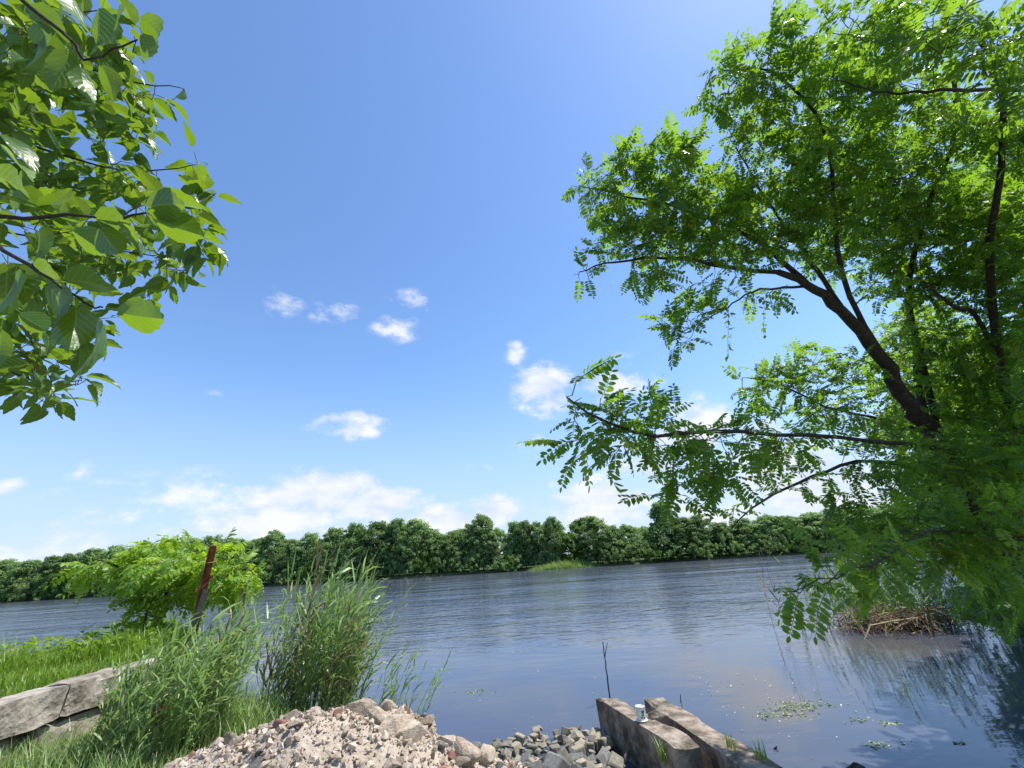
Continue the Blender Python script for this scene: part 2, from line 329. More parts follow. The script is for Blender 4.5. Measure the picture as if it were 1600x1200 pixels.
# ------------------------------------------------------------------ terrain and water
def sdf(poly, X, Y):
    """signed distance, positive inside"""
    P = np.asarray(poly, float); Q = np.roll(P, -1, 0); d = np.full(X.shape, 1e9); ins = np.zeros(X.shape, bool)
    for (ax, ay), (bx, by) in zip(P, Q):
        ex, ey = bx - ax, by - ay; t = np.clip(((X - ax) * ex + (Y - ay) * ey) / (ex * ex + ey * ey + 1e-12), 0, 1)
        d = np.minimum(d, np.hypot(X - ax - t * ex, Y - ay - t * ey))
        c = ((ay > Y) != (by > Y)) & (X < (bx - ax) * (Y - ay) / (by - ay + 1e-12) + ax); ins ^= c
    return np.where(ins, d, -d)
NEAR = [(-4000, 60), (-60, 14), (-22, 9.5), (-13, 8.6), (-9.8, 8.9), (-9.0, 10.6), (-7.4, 11.0), (-6.0, 9.4), (-4.9, 8.0), (-3.6, 7.2), (-2.3, 6.3), (-1.3, 5.45), (-.5, 5.2), (.2, 5.45), (.62, 5.6),
        (1.15, 5.0), (1.75, 3.6), (2.3, 2.7), (4.0, 2.2), (6.8, 3.0), (8.4, 5.0), (8.7, 7.0), (9.2, 9.4), (10.2, 11.5), (13, 13.5), (25, 16), (70, 18), (4000, 60), (4000, -4000), (-4000, -4000)]
TERR = [(-4000, 50), (-22, 8.9), (-13, 8.2), (-9.9, 8.5), (-9.1, 10.0), (-7.6, 10.4), (-6.3, 9.0), (-5.5, 7.4), (-5.02, 6.4), (-4.98, 2.0), (-4.9, -4000), (-4000, -4000)]
BA, BB = atz(0, 942)[:2], atz(1250, 866)[:2]
BD = norm(BB - BA); BN = np.array([-BD[1], BD[0]])                 # along and away from the river
def sst(x, a, b): t = np.clip((x - a) / (b - a), 0, 1); return t * t * (3 - 2 * t)
def heap_h(X, Y):
    def g(cx, cy, sx, sy, h, rot=0):
        u = (X - cx) * math.cos(rot) + (Y - cy) * math.sin(rot); v = -(X - cx) * math.sin(rot) + (Y - cy) * math.cos(rot)
        return h * np.exp(-((u / sx) ** 2 + (v / sy) ** 2) * .5)
    h = g(-1.38, 3.5, .68, .6, .515, .1) + g(-2.2, 3.5, .6, .6, .17) + g(-.75, 3.4, .32, .5, .1)
    return h + (noise2(X + 50, Y + 50, 3.1, 1) - .5) * .13 * np.clip(h * 4, 0, 1) + ((noise2(X + 50, Y + 50, 7, 2) - .5) * .07 + (noise2(X + 50, Y + 50, 17, 6) - .5) * .04) * np.clip(h * 4, 0, 1)
def ground_h(X, Y):
    w = (noise2(X + 900, Y + 900, .8, 3) - .5) * .5
    d = sdf(NEAR, X, Y) + w * .5
    near = -.9 + .9 * sst(d, -2.2, 0) + .34 * sst(d, 0, 1.1)
    t = sdf(TERR, X, Y)
    near = near + .53 * sst(t, -.06, .22) * (d > -2) 
    far_d = (X - BA[0]) * BN[0] + (Y - BA[1]) * BN[1] + (noise2(X + 3000, Y + 3000, .06, 4) - .5) * 3
    far = -.9 + 1.4 * sst(far_d, -2.0, 1.2) + .5 * sst(far_d, 2, 12)
    near = near - .12 * np.exp(-((X - .4) / .55) ** 2 - ((Y - 4.7) / .75) ** 2)
    return np.maximum(near, far) + (noise2(X + 700, Y + 700, 2.2, 5) - .5) * .05
def build_terrain():
    def axis(a, b, st, lo, hi):
        x = list(np.arange(a, b, st)); q = st
        while x[-1] < hi: q *= 1.12; x.append(x[-1] + min(q, 250))
        q = st; x.insert(0, x[0] - q)
        while x[0] > lo: q *= 1.12; x.insert(0, x[0] - min(q, 250))
        return np.array(x)
    xs = axis(-11, 10, .13, -4000, 4000); ys = axis(-.5, 12, .13, -1500, 6000)
    extra = np.arange(60, 130, 1.2); ys = np.sort(np.concatenate([ys[(ys < 60) | (ys > 130)], extra]))
    X, Y = np.meshgrid(xs, ys); Z = ground_h(X, Y)
    nx, ny = len(xs), len(ys); V = np.stack([X, Y, Z], -1).reshape(-1, 3)
    i = np.arange(ny - 1)[:, None] * nx + np.arange(nx - 1)[None]
    Fa = np.stack([i, i + 1, i + nx + 1, i + nx], -1).reshape(-1, 4)
    me = mesh_np('ground', V, Fa, M_ground, smooth=True)
    gr = np.maximum(sst(sdf(TERR, X, Y), -.3, .2), np.maximum(sst(Y, 9, 14), sst(X, 6.5, 8))).ravel()
    a = me.attributes.new('grassy', 'FLOAT', 'POINT'); a.data.foreach_set('value', gr.astype(np.float32))
    o = link('ground', me); tag(o, 'tan earth bank and river bed under everything', 'ground', kind='structure')
    wv = np.array([(-4000, -300, 0), (4000, -300, 0), (4000, 6000, 0), (-4000, 6000, 0)], float)
    wo = link('river', mesh_np('river', wv, np.array([[0, 1, 2, 3]]), M_water)); tag(wo, 'wide blue brown river with small wind ripples', 'water', kind='structure')
build_terrain()

# ------------------------------------------------------------------ rock shapes
def hull_rock(seed, n=15, flat=(1, 1, 1), bev=.06, boxy=0.0, tri=True):
    r = np.random.default_rng(seed); P = norm(r.normal(size=(n, 3)))
    if boxy: P = np.sign(P) * np.abs(P) ** (1 - boxy); P = P / np.abs(P).max()
    P = P * (.5 + .12 * r.random((n, 1))) * np.array(flat)
    bm = bmesh.new(); vs = [bm.verts.new(p) for p in P]; bmesh.ops.convex_hull(bm, input=vs)
    bmesh.ops.delete(bm, geom=[v for v in bm.verts if not v.link_faces], context='VERTS')
    bmesh.ops.dissolve_limit(bm, angle_limit=.15, verts=bm.verts, edges=bm.edges)
    if bev: bmesh.ops.bevel(bm, geom=list(bm.edges) + list(bm.verts), offset=bev, segments=1, affect='EDGES', clamp_overlap=True)
    bmesh.ops.triangulate(bm, faces=bm.faces); bm.verts.index_update(); bmesh.ops.recalc_face_normals(bm, faces=bm.faces)
    V = np.array([v.co for v in bm.verts]); Fa = np.array([[v.index for v in f.verts] for f in bm.faces]); bm.free()
    return V, Fa
ROCKS = [hull_rock(s, 11 + s % 5, (1, .8, .6), .04) for s in range(14)]
PEBB = [hull_rock(100 + s, 9, (1, .8, .65), 0) for s in range(8)]
BLOCKS = []
def block(seed):
    r = np.random.default_rng(seed); bm = bmesh.new(); bmesh.ops.create_cube(bm, size=1)
    for v in bm.verts: v.co += Vector(r.normal(size=3) * .07)
    bmesh.ops.bevel(bm, geom=list(bm.edges), offset=.15, segments=2, affect='EDGES', profile=.6)
    for v in bm.verts: v.co += Vector(r.normal(size=3) * .012)
    bmesh.ops.triangulate(bm, faces=bm.faces); bm.verts.index_update()
    V = np.array([v.co for v in bm.verts]); Fa = np.array([[v.index for v in f.verts] for f in bm.faces]); bm.free(); return V, Fa
BLOCKS = [block(s) for s in range(8)]

def build_heap():
    h = empty('rubble_heap', (-1.25, 3.6, .3), 'heap of pale broken rubble and gravel at the water edge', 'rubble heap')
    o0 = np.array([-1.25, 3.6, .3])
    xs = np.arange(-3.7, .75, .045); ys = np.arange(1.9, 5.4, .045); X, Y = np.meshgrid(xs, ys)
    Z = ground_h(X, Y) + heap_h(X, Y); Z = np.where(heap_h(X, Y) < .012, Z - .06, Z)
    nx, ny = len(xs), len(ys); i = np.arange(ny - 1)[:, None] * nx + np.arange(nx - 1)[None]
    link('mound', mesh_np('mound', np.stack([X, Y, Z], -1).reshape(-1, 3) - o0, np.stack([i, i + 1, i + nx + 1, i + nx], -1).reshape(-1, 4), M_dirt, smooth=True), h)
    def surf(x, y): return ground_h(x, y) + heap_h(x, y)
    # gravel
    n = 24000; x = rng.uniform(-3.5, .5, n); y = rng.uniform(2.6, 5.2, n); k = heap_h(x, y) > .05; x, y = x[k], y[k]; n = len(x)
    s = .012 + .05 * rng.random(n) ** 5; R = randrot(n) * s[:, None, None]
    V, Fa, rd, _ = merge(PEBB, rng.integers(0, 8, n), R, np.stack([x, y, surf(x, y) + s * .2], 1) - o0)
    tag(link('gravel', mesh_np('gravel', V, Fa, M_rock, rd), h), kind='stuff')
    mes = [mesh_np('rock', V, Fa, M_rock) for V, Fa in ROCKS]
    mesg = [mesh_np('rock', V, Fa, M_grey) for V, Fa in ROCKS[:4]]; M_brick = rough_mat('brick', [(.3, (.2, .1, .07)), (.7, (.36, .19, .14))], 8); mesb = [mesh_np('rock', V, Fa, M_brick) for V, Fa in BLOCKS[:4]]
    big = [(625, 1108, .34, .95), (585, 1098, .16, .8), (700, 1140, .2, .75), (560, 1140, .2, .8), (640, 1150, .24, .8), (600, 1170, .26, .7), (730, 1185, .3, .6), (640, 1185, .22, .65), (545, 1108, .13, .8), (605, 1130, .15, .8), (670, 1120, .15, .8), (480, 1185, .14, .65), (690, 1165, .16, .65), (760, 1195, .18, .5)]
    cnt = 0
    for px, py, s, z in big:
        p = atz(px, py, z); p[1] = min(p[1], 4.35); p[2] = surf(p[0:1], p[1:2])[0] + s * .16
        R = randrot(1)[0]; R = np.array(Matrix.Rotation(rng.uniform(0, 6.28), 3, 'Z') @ Matrix.Rotation(rng.normal() * .3, 3, 'X')) * s * np.array([1.15, .9, .95])
        link('rock', mes[cnt % 14], h, mat4(R, p - o0)); cnt += 1
    while cnt < 298:
        x, y = rng.uniform(-3.3, .4), rng.uniform(2.9, 4.9)
        hh = heap_h(np.array([x]), np.array([y]))[0]
        if hh < .03: continue
        s = .045 + .11 * rng.random() ** 2.6
        R = randrot(1)[0] * s; z = surf(np.array([x]), np.array([y]))[0] + s * .14
        u = rng.random(); link('rock', (mesg if u < .09 else mesb if u < .13 else mes)[rng.integers(4 if u < .13 else 14)], h, mat4(R, np.array([x, y, z]) - o0)); cnt += 1
build_heap()

def build_cobbles():
    o0 = np.array([.1, 4.9, .1]); h = empty('cobble_bank', o0, 'bank of loose cobbles and grey stones beside the concrete beams', 'cobbles')
    cb = [mesh_np('stone', V, Fa, M_cob) for V, Fa in BLOCKS]; gb = [mesh_np('stone', V, Fa, M_grey) for V, Fa in BLOCKS[:3] + ROCKS]
    def put(mes, p, s, tilt=.25):
        R = np.array(Matrix.Rotation(rng.uniform(0, 6.28), 3, 'Z') @ Matrix.Rotation(rng.normal() * tilt, 3, 'X') @ Matrix.Rotation(rng.normal() * tilt, 3, 'Y')) * np.array(s)
        link('stone', mes[rng.integers(len(mes))], h, mat4(R, p - o0))
    row = [(778, 1152), (797, 1150), (812, 1147), (826, 1146), (838, 1139), (852, 1141), (868, 1136), (884, 1137), (898, 1133), (914, 1137), (930, 1141), (943, 1139), (820, 1158), (846, 1154), (866, 1156), (890, 1152), (910, 1152), (928, 1154), (948, 1155), (900, 1128), (842, 1132)]
    row += [(x + rng.uniform(-7, 7), y + rng.uniform(5, 12)) for x, y in row] + [(x + rng.uniform(-7, 7), y + rng.uniform(8, 20)) for x, y in row]
    cb = cb + [mesh_np('stone', V, Fa, M_cob) for V, Fa in ROCKS[:9]]
    for px, py in row:
        s = rng.uniform(.07, .12); p = atz(px, py + 4, .09); p[2] = .06 + rng.uniform(0, .025); put(cb, p, (s, s * rng.uniform(.75, 1), s * rng.uniform(.8, 1)), .18)
    pts = []
    tries = 0
    while len(pts) < 230 and tries < 20000:
        tries += 1
        px, py = rng.uniform(715, 1060), rng.uniform(1146, 1235)
        p = atz(px, py, .2); s = rng.uniform(.06, .17)
        if heap_h(p[0:1], p[1:2])[0] > .16 or (py < 1160 and px > 800): continue
        if any(np.hypot(*(p[:2] - q[:2])) < (s + t) * .36 for q, t in pts): continue
        if p[0] > .95 - (p[1] - 5.2) * -.42: continue
        p[2] = max(ground_h(p[0:1], p[1:2])[0], .05) + heap_h(p[0:1], p[1:2])[0] + s * .2 + .01; pts.append((p, s)); put(gb if rng.random() < .8 else cb, p, (s, s * .8, s * .75), .4)
build_cobbles()

# ------------------------------------------------------------------ beams, jar, sticks
def rough_prism(name, top, zt, zb, mat, loc, nseg=(26, 5, 5), amp=.012, seed=0, label=None, cat=None, chip=0.03):
    """top: four plan corners; a block with worn edges and chips"""
    A, B, C, D = [np.array(p[:2]) for p in top]
    bm = bmesh.new(); bmesh.ops.create_cube(bm, size=1)
    nx, ny, nz = nseg
    bm.free()
    r = np.random.default_rng(seed)
    us, vs, ws = np.linspace(0, 1, nx + 1), np.linspace(0, 1, ny + 1), np.linspace(0, 1, nz + 1)
    idx = {}; V = []; Fs = []
    def vid(i, j, k):
        if (i, j, k) not in idx:
            u, v, w = us[i], vs[j], ws[k]
            p = (A * (1 - v) + B * v) * (1 - u) + (D * (1 - v) + C * v) * u
            idx[(i, j, k)] = len(V); V.append([p[0], p[1], zb + (zt - zb) * w, (i in (0, nx)) + (j in (0, ny)) + (k == nz)])
        return idx[(i, j, k)]
    for i in range(nx):
        for j in range(ny): Fs.append([vid(i, j, nz), vid(i + 1, j, nz), vid(i + 1, j + 1, nz), vid(i, j + 1, nz)]); Fs.append([vid(i, j, 0), vid(i, j + 1, 0), vid(i + 1, j + 1, 0), vid(i + 1, j, 0)])
        for k in range(nz): Fs.append([vid(i, 0, k), vid(i + 1, 0, k), vid(i + 1, 0, k + 1), vid(i, 0, k + 1)]); Fs.append([vid(i, ny, k), vid(i, ny, k + 1), vid(i + 1, ny, k + 1), vid(i + 1, ny, k)])
    for j in range(ny):
        for k in range(nz): Fs.append([vid(0, j, k), vid(0, j, k + 1), vid(0, j + 1, k + 1), vid(0, j + 1, k)]); Fs.append([vid(nx, j, k), vid(nx, j + 1, k), vid(nx, j + 1, k + 1), vid(nx, j, k + 1)])
    V = np.array(V); e = V[:, 3]; P = V[:, :3].copy(); c = P.mean(0)
    ctr = np.stack([np.interp(0, [0], [0]) * 0 + c[0] + 0 * P[:, 0], c[1] + 0 * P[:, 0], 0 * P[:, 0] + (zt + zb) / 2], 1)
    edge = (e >= 2)
    # pull the edges in: worn, with chips that vary along the block
    mid = ((A + B) / 2)[None] * 0; ax = norm(np.append((D + C) / 2 - (A + B) / 2, 0)); rel = P - np.append((A + B) / 2, (zt + zb) / 2)
    al = rel @ ax; perp = rel - al[:, None] * ax
    nn = noise2(al * 1.0 + 20 + seed * 3, perp[:, 2] * 1.0 + 20 + P[:, 0], 5.0, seed + 9)
    pull = np.where(edge, .003 + chip * np.clip(nn - .45, 0, 1) * 2.5, 0)
    P -= norm(perp) * pull[:, None]
    P += (np.stack([noise2(P[:, 0] * 1 + 33, P[:, 1] + P[:, 2] + 31, 4.5, seed + q) for q in (1, 2, 3)], 1) - .5) * amp * 2 + r.normal(size=P.shape) * amp * .12
    me = mesh_np(name, P - np.asarray(loc), np.array(Fs), mat, smooth=False)
    bm = bmesh.new(); bm.from_mesh(me); bmesh.ops.recalc_face_normals(bm, faces=bm.faces); bm.to_mesh(me); bm.free()
    return me
def build_beams():
    z1 = .37; t = [atz(929, 1088, z1), atz(966, 1091, z1), atz(1094, 1158, z1), atz(1052, 1164, z1)]
    c = sum(t) / 4; c[2] = 0
    o = link('concrete_beam', rough_prism('concrete_beam', t, z1, -.3, M_conc, c, seed=3, nseg=(30, 7, 9), amp=.0035, chip=.03), None, Matrix.Translation(c))
    tag(o, 'short broken concrete beam carrying the white cup', 'beam')
    z2 = .32; t2 = [atz(1005, 1090, z2), atz(1037, 1091, z2)]
    d = atz(1195, 1200, z2) - (t2[0] + t2[1]) / 2; d[2] = 0; d = norm(d); n = np.array([d[1], -d[0], 0])
    m0 = (t2[0] + t2[1]) / 2; e0 = m0 + d * 2.9; wv = n * .115
    t2 = [m0 + wv * -1, m0 + wv, e0 + wv * 1.35, e0 - wv * 1.35]; c = sum(t2) / 4; c[2] = 0
    o = link('concrete_beam', rough_prism('concrete_beam', t2, z2, -.3, M_conc, c, seed=5, nseg=(46, 6, 8), amp=.0035, chip=.03), None, Matrix.Translation(c))
    tag(o, 'long weathered concrete beam along the water with nothing on it', 'beam')
    # chunk of concrete on the first beam
    p = atz(1022, 1117, z1 + .03); V, Fa = ROCKS[3]
    tag(link('concrete_lump', mesh_np('concrete_lump', V * np.array([.2, .15, .14]), Fa, M_conc), None, Matrix.Translation((p[0] + .05, p[1] + .02, z1 + .02))), 'small concrete lump lying right behind the white cup', 'concrete')
    # cup
    p = atz(1003, 1127, z1); h = empty('cup', (p[0], p[1], z1 + .006), 'white plastic cup with green print standing on the concrete beam', 'cup'); h.scale = (.88, .88, .88)
    def lathe(name, prof, mat, par, n=28):
        P = np.array(prof); th = np.arange(n) * 2 * math.pi / n
        V = np.stack([P[:, 0, None] * np.cos(th), P[:, 0, None] * np.sin(th), np.repeat(P[:, 1, None], n, 1)], -1).reshape(-1, 3)
        i = np.arange(len(P) - 1)[:, None] * n; j = np.arange(n)[None]; j2 = (j + 1) % n
        return link(name, mesh_np(name, V, np.stack([i + j, i + j2, i + n + j2, i + n + j], -1).reshape(-1, 4), mat, smooth=True), par)
    lathe('body', [(.0, 0), (.045, .0), (.047, .004), (.0475, .06), (.048, .118), (.05, .121), (.0505, .126), (.049, .129), (.045, .127), (.0445, .02), (0, .018)], M_white, h)
    lathe('saucer', [(0, -.004), (.05, -.004), (.061, .002), (.062, .007), (.056, .012), (.047, .008)], M_white, h)
    lathe('rim', [(.05, .1215), (.0525, .123), (.0525, .1285), (.0495, .1305)], M_white, h)
    # printed patches, a thin sleeve piece
    ang0 = math.atan2(-p[1], -p[0])
    def patch(a0, a1, z0, zz1):
        a = np.linspace(ang0 + a0, ang0 + a1, 9); V = np.concatenate([np.stack([np.cos(a) * .0484, np.sin(a) * .0484, a * 0 + z], 1) for z in (z0, zz1)]); i = np.arange(8)
        link('print', mesh_np('print', V, np.stack([i, i + 1, i + 10, i + 9], -1), M_green), h)
    for a in ((.15, .95, .072, .098), (.25, .8, .048, .066), (-.1, .35, .03, .044), (.5, 1.0, .022, .04), (.05, .3, .056, .064)): patch(*a)
build_beams()

def curve_obj(name, paths, mat, label, cat, n=6, parent=None):
    loc = np.asarray(paths[0][0][0], float); V, Fa = tubes([(np.asarray(P) - loc, r) for P, r in paths], n)
    o = link(name, mesh_np(name, V, Fa, mat, smooth=True), parent, Matrix.Translation(loc)); tag(o, label, cat); return o
def build_sticks():
    b = atz(953, 1090, 0.0); b[2] = -.3; q = lambda x, y: atd(x, y, proj(atz(953, 1090, 0))[0, 2])
    P = smooth_path([b, q(952, 1085), q(948, 1050), q(944, 1022), q(942, 1003)], 14, .003)
    curve_obj('bare_stick', [(P, np.linspace(.012, .006, 14)), (smooth_path([q(945, 1028), q(947, 1015), q(949, 1004)], 5), [.006, .005, .005, .004, .003])], M_bark, 'thin bare stick with forked tip standing upright in the water', 'stick')
    b = atz(1064, 1097, 0); d = proj(b)[0, 2]
    curve_obj('bare_stick', [([b - [0, 0, .2], b, atd(1063, 1085, d)], [.008, .007, .004])], M_bark, 'tiny stick tip poking out of the water beyond the long beam', 'stick')
    p = atz(1215, 1170, 0); V, Fa = hull_rock(77, 9, (1, .6, .5), .05); R = np.array(Matrix.Rotation(.5, 3, 'Z'))
    tag(link('floating_debris', mesh_np('floating_debris', (V * np.array([.11, .08, .05])) @ R.T, Fa, M_black), None, Matrix.Translation((p[0], p[1], .012))), 'small black clump of debris floating beside the long beam', 'debris')
    p = atz(1325, 1215, .1)
    V, Fa = hull_rock(81, 16, (1.2, .7, .8), .05)
    tag(link('dark_stump', mesh_np('dark_stump', V * np.array([.36, .28, .42]), Fa, M_black), None, Matrix.Translation((p[0], p[1], .02))), 'black wet stump breaking the water right of the long beam', 'stump')
build_sticks()

# ------------------------------------------------------------------ retaining wall, post
def build_wall():
    h = empty('retaining_wall', (-4.9, 4.3, .3), 'old cracked concrete retaining wall under the grassy bank', 'wall'); o0 = np.array([-4.9, 4.3, .3])
    y = 1.0; k = 0
    while y < 6.35:
        ln = min(rng.uniform(1.1, 1.7), 6.4 - y)
        if ln < .2: break
        x0 = -4.86 + rng.normal() * .01; zt = .93 + rng.normal() * .012
        t = [(x0, y + .01), (x0 - .34, y + .01), (x0 - .34, y + ln - .012), (x0, y + ln - .012)]
        link('coping', rough_prism('coping', t, zt, .64, M_wall, o0, nseg=(24, 5, 6), amp=.012, seed=20 + k, chip=.08), h); y += ln; k += 1
    for row, (z0, z1, xo) in enumerate([(.36, .625, -4.9), (.0, .345, -4.86)]):
        y = .8 + row * .3
        while y < 6.4:
            ln = rng.uniform(.6, 1.3); x0 = xo + rng.normal() * .012
            t = [(x0, y + .012), (x0 - .3, y + .012), (x0 - .3, y + ln - .012), (x0, y + ln - .012)]
            link('stone', rough_prism('stone', t, z1 - rng.random() * .02, z0, M_wall, o0, nseg=(9, 3, 4), amp=.012, seed=40 + k, chip=.05), h); y += ln; k += 1
build_wall()
def build_post():
    D = 5.6; top = atd(333, 853, D); low = atd(300, 1000, D - .05); ax = norm(low - top); base = low + ax * ((low[2] - .2) / -ax[2])
    h = empty('rusty_post', base, 'leaning rusty steel channel post rising out of the reeds', 'post')
    z = -ax; view = norm(np.array([base[0], base[1], 0])); x = norm(np.cross(z, view)) * -1; yv = np.cross(z, x); R = np.stack([x, yv, z], 1)
    L = np.linalg.norm(top - base); w, t, f = .043, .006, .03
    prof = np.array([(-w, -t), (w, -t), (w, f), (w - t, f), (w - t, 0), (-w + t, 0), (-w + t, f), (-w, f)]) * np.array([1, 1]); n = len(prof)
    zs = np.linspace(0, L, 24); V = np.concatenate([np.column_stack([prof, np.full(n, q)]) for q in zs]); V[:, :2] += rng.normal(size=(len(V), 2)) * .0015
    i = np.arange(23)[:, None] * n; j = np.arange(n)[None]; j2 = (j + 1) % n
    Fa = np.stack([i + j, i + j2, i + n + j2, i + n + j], -1).reshape(-1, 4)
    tp = (23 * n) + np.array([[0, 1, 4, 5], [1, 2, 3, 4], [0, 5, 6, 7]]); Fa = np.concatenate([Fa, tp])
    # web faces the viewer
    link('channel', mesh_np('channel', V @ np.diag([1, -1, 1]) @ R.T, Fa, M_rust), h)
    def ring(zz, tilt, r=.004):
        a = np.linspace(0, 2 * math.pi, 17); P = np.stack([np.cos(a) * .085, np.sin(a) * .05 - .02, zz + np.cos(a) * tilt], 1) @ R.T; return P, np.full(17, r)
    for zz, tl in ((L - .2, .01), (L - .5, .09), (L - .52, .1), (L - .95, .03)):
        V2, F2 = tubes([ring(zz, tl)], 5); link('wire', mesh_np('wire', V2, F2, M_wire if zz in (L - .2, L - .95) else M_rust), h)
    s0 = atd(322, 925, D - .12); s1 = atd(300, 985, D - .1); a2 = norm(s1 - s0); b2 = s1 + a2 * ((s1[2] - .2) / -a2[2])
    sv = norm(np.array([b2[0], b2[1], 0])); sx = norm(np.cross(-a2, sv)); V3 = []
    for q, p in enumerate((b2, s1, s0)):
        for du, dv in ((-.035, -.012), (.035, -.012), (.035, .012), (-.035, .012)): V3.append(p + sx * du + sv * dv + (np.array([0, 0, .04]) * (du > 0) if q == 2 else 0))
    V3 = np.array(V3); Fq = [[a + k, a + (k + 1) % 4, a + 4 + (k + 1) % 4, a + 4 + k] for a in (0, 4) for k in range(4)] + [[8, 9, 10, 11]]
    tag(link('wooden_stake', mesh_np('wooden_stake', V3 - b2, np.array(Fq), M_wood), None, Matrix.Translation(b2)), 'grey weathered wooden stake leaning against the rusty post', 'stake')
build_post()

# ------------------------------------------------------------------ plants: templates
def pinnate(seed, pairs=8, ll=.24, lw=.085, droop=.22, keel=.25, petiole=.16):
    """compound leaf of unit length along +X: hexagon leaflets; faces are all 6-gons"""
    r = np.random.default_rng(seed); V, Fa = [], []
    def pos(t): return np.array([t * (1 - .12 * droop * t), .04 * math.sin(3 * t + seed), -droop * t * t])
    def dirv(t): return norm(pos(t + .02) - pos(t - .02))
    def leaflet(b, d, up, L, W):
        s = norm(np.cross(up, d)); k = len(V); sag = -.12 * L * up
        for a, w in ((0, 0), (.28, .85), (.7, .8), (1, 0), (.7, -.8), (.28, -.85)): V.append(b + d * L * a + s * W * w * .5 + sag * (a * a) + up * (abs(w) * .05 * W))
        Fa.append([k + q for q in range(6)])
    k = len(V); w = .008
    for t, s in ((0, -w), (.5, -w), (1, -w * .4), (1, w * .4), (.5, w), (0, w)): V.append(pos(t * .97) + np.array([0, s, 0]))
    Fa.append([k + q for q in range(6)])
    for i in range(pairs):
        t = petiole + (1 - petiole) * (i + .3) / pairs * .96; f = .75 + .5 * math.sin(math.pi * min(1, .15 + .8 * i / pairs))
        d0 = dirv(t); side = np.array([0, 1., 0]); up = norm(np.cross(d0, side))
        for sg in (-1, 1):
            d = norm(side * sg * 1.0 + d0 * (.35 + r.normal() * .12) - up * (keel * .9 + r.normal() * .22)); u2 = norm(up + side * sg * keel + r.normal(size=3) * .18)
            leaflet(pos(t + r.normal() * .008), d, u2, ll * f * r.uniform(.85, 1.1), lw * f * r.uniform(.85, 1.15))
    d = dirv(.96); leaflet(pos(.97), d, norm(np.cross(d, [0, 1., 0])), ll * .9, lw * .9)
    return np.array(V), np.array(Fa)
def broad(seed, fold=.25, curl=.3, rows=10):
    """serrated heart-shaped leaf, unit length along +X, quads with uv"""
    r = np.random.default_rng(seed); V, U, Fa = [], [], []
    t = np.linspace(0, 1, rows + 1)
    wd = np.interp(t, [0, .08, .22, .4, .6, .8, .92, 1], [.05, .2, .285, .295, .225, .115, .05, .0])
    for i, (a, w) in enumerate(zip(t, wd)):
        for q in (-1, -.55, 0, .55, 1):
            x = a - (.07 * abs(q) if a < .12 else 0) + (.035 * abs(q) if abs(q) == 1 and i % 2 else 0); y = q * w * (1 + (.05 if i % 2 else -.03) * (abs(q) == 1))
            z = abs(y) * fold - curl * a * a * .5 + .02 * math.sin(9 * a + seed) * abs(q)
            V.append((x, y, z)); U.append((q, a))
    for i in range(rows):
        for q in range(4): a = i * 5 + q; Fa.append([a, a + 5, a + 6, a + 1])
    V = np.array(V); V[:, 1] += .05 * np.sin(2.5 * V[:, 0] + seed); V[:, 2] += .1 * V[:, 1] * r.normal()
    # stalk
    k = len(V); st = np.array([(-.28, -.008, .05), (-.28, .008, .05), (.02, .008, 0), (.02, -.008, 0)]); V = np.concatenate([V, st]); U += [(0, 0)] * 4; Fa.append([k, k + 1, k + 2, k + 3])
    return V + np.array([.28, 0, 0]), np.array(Fa), np.array(U)
LOC = [pinnate(s, 7 + s % 3, .22, .1, .12 + .1 * (s % 4), .15 + .12 * (s % 3)) for s in range(8)]
SAP = [pinnate(30 + s, 7 + s % 2, .26, .105, .3 + .12 * (s % 4), .3 + .12 * (s % 3), .1) for s in range(8)]
MUL = [broad(s, .15 + .25 * (s % 3), .2 + .3 * (s % 4)) for s in range(9)]

def grow(skel, targets, sag=.05):
    nodes = [np.asarray(s, float) for s in skel]; N = np.concatenate([n[:, :3] for n in nodes]); paths = []
    d0 = np.array([np.min(np.linalg.norm(N - t, axis=1)) for t in targets])
    buf = np.zeros((len(N) + len(targets) * 6, 3)); buf[:len(N)] = N; m = len(N)
    for i in np.argsort(d0):
        t = targets[i]; dd = np.linalg.norm(buf[:m] - t, axis=1); a = buf[np.argmin(dd)].copy(); L = dd.min()
        u = np.linspace(0, 1, 6)[:, None]; side = norm(np.cross(t - a, rng.normal(size=3)))
        P = a + (t - a) * u + side * (.12 * L * rng.normal()) * u * (1 - u) * 2 + np.array([0, 0, 1]) * sag * L * 2.2 * (u * (1 - u))
        paths.append(P); buf[m:m + 5] = P[1:]; m += 5
    return paths
def leaves_on(paths, reach, step, L, jit=.25, upw=1.0, fwd=.5, dropz=-.05):
    T, Dv, Up, S = [], [], [], []
    for P in paths:
        seg = np.linalg.norm(np.diff(P, axis=0), axis=1); tot = seg.sum(); cum = np.concatenate([[0], np.cumsum(seg)])
        s = max(0, tot - reach) + rng.random() * step; sg = 1 if rng.random() < .5 else -1
        while s <= tot + 1e-6:
            p = np.array([np.interp(s, cum, P[:, q]) for q in range(3)]); k = min(np.searchsorted(cum, s), len(P) - 1); tg = norm(P[k] - P[k - 1])
            sd = norm(np.cross([0, 0, 1.], tg) + rng.normal(size=3) * .3); end = (tot - s) < step
            d = tg * (fwd + (1.0 if end else 0)) + sd * sg * (1 if not end else .3) + np.array([0, 0, dropz]) + rng.normal(size=3) * jit
            T.append(p); Dv.append(d); Up.append(np.array([0, 0, upw]) + rng.normal(size=3) * .38); S.append(L * rng.uniform(.7, 1.2)); sg = -sg; s += step * rng.uniform(.7, 1.3)
    return np.array(T), np.array(Dv), np.array(Up), np.array(S)
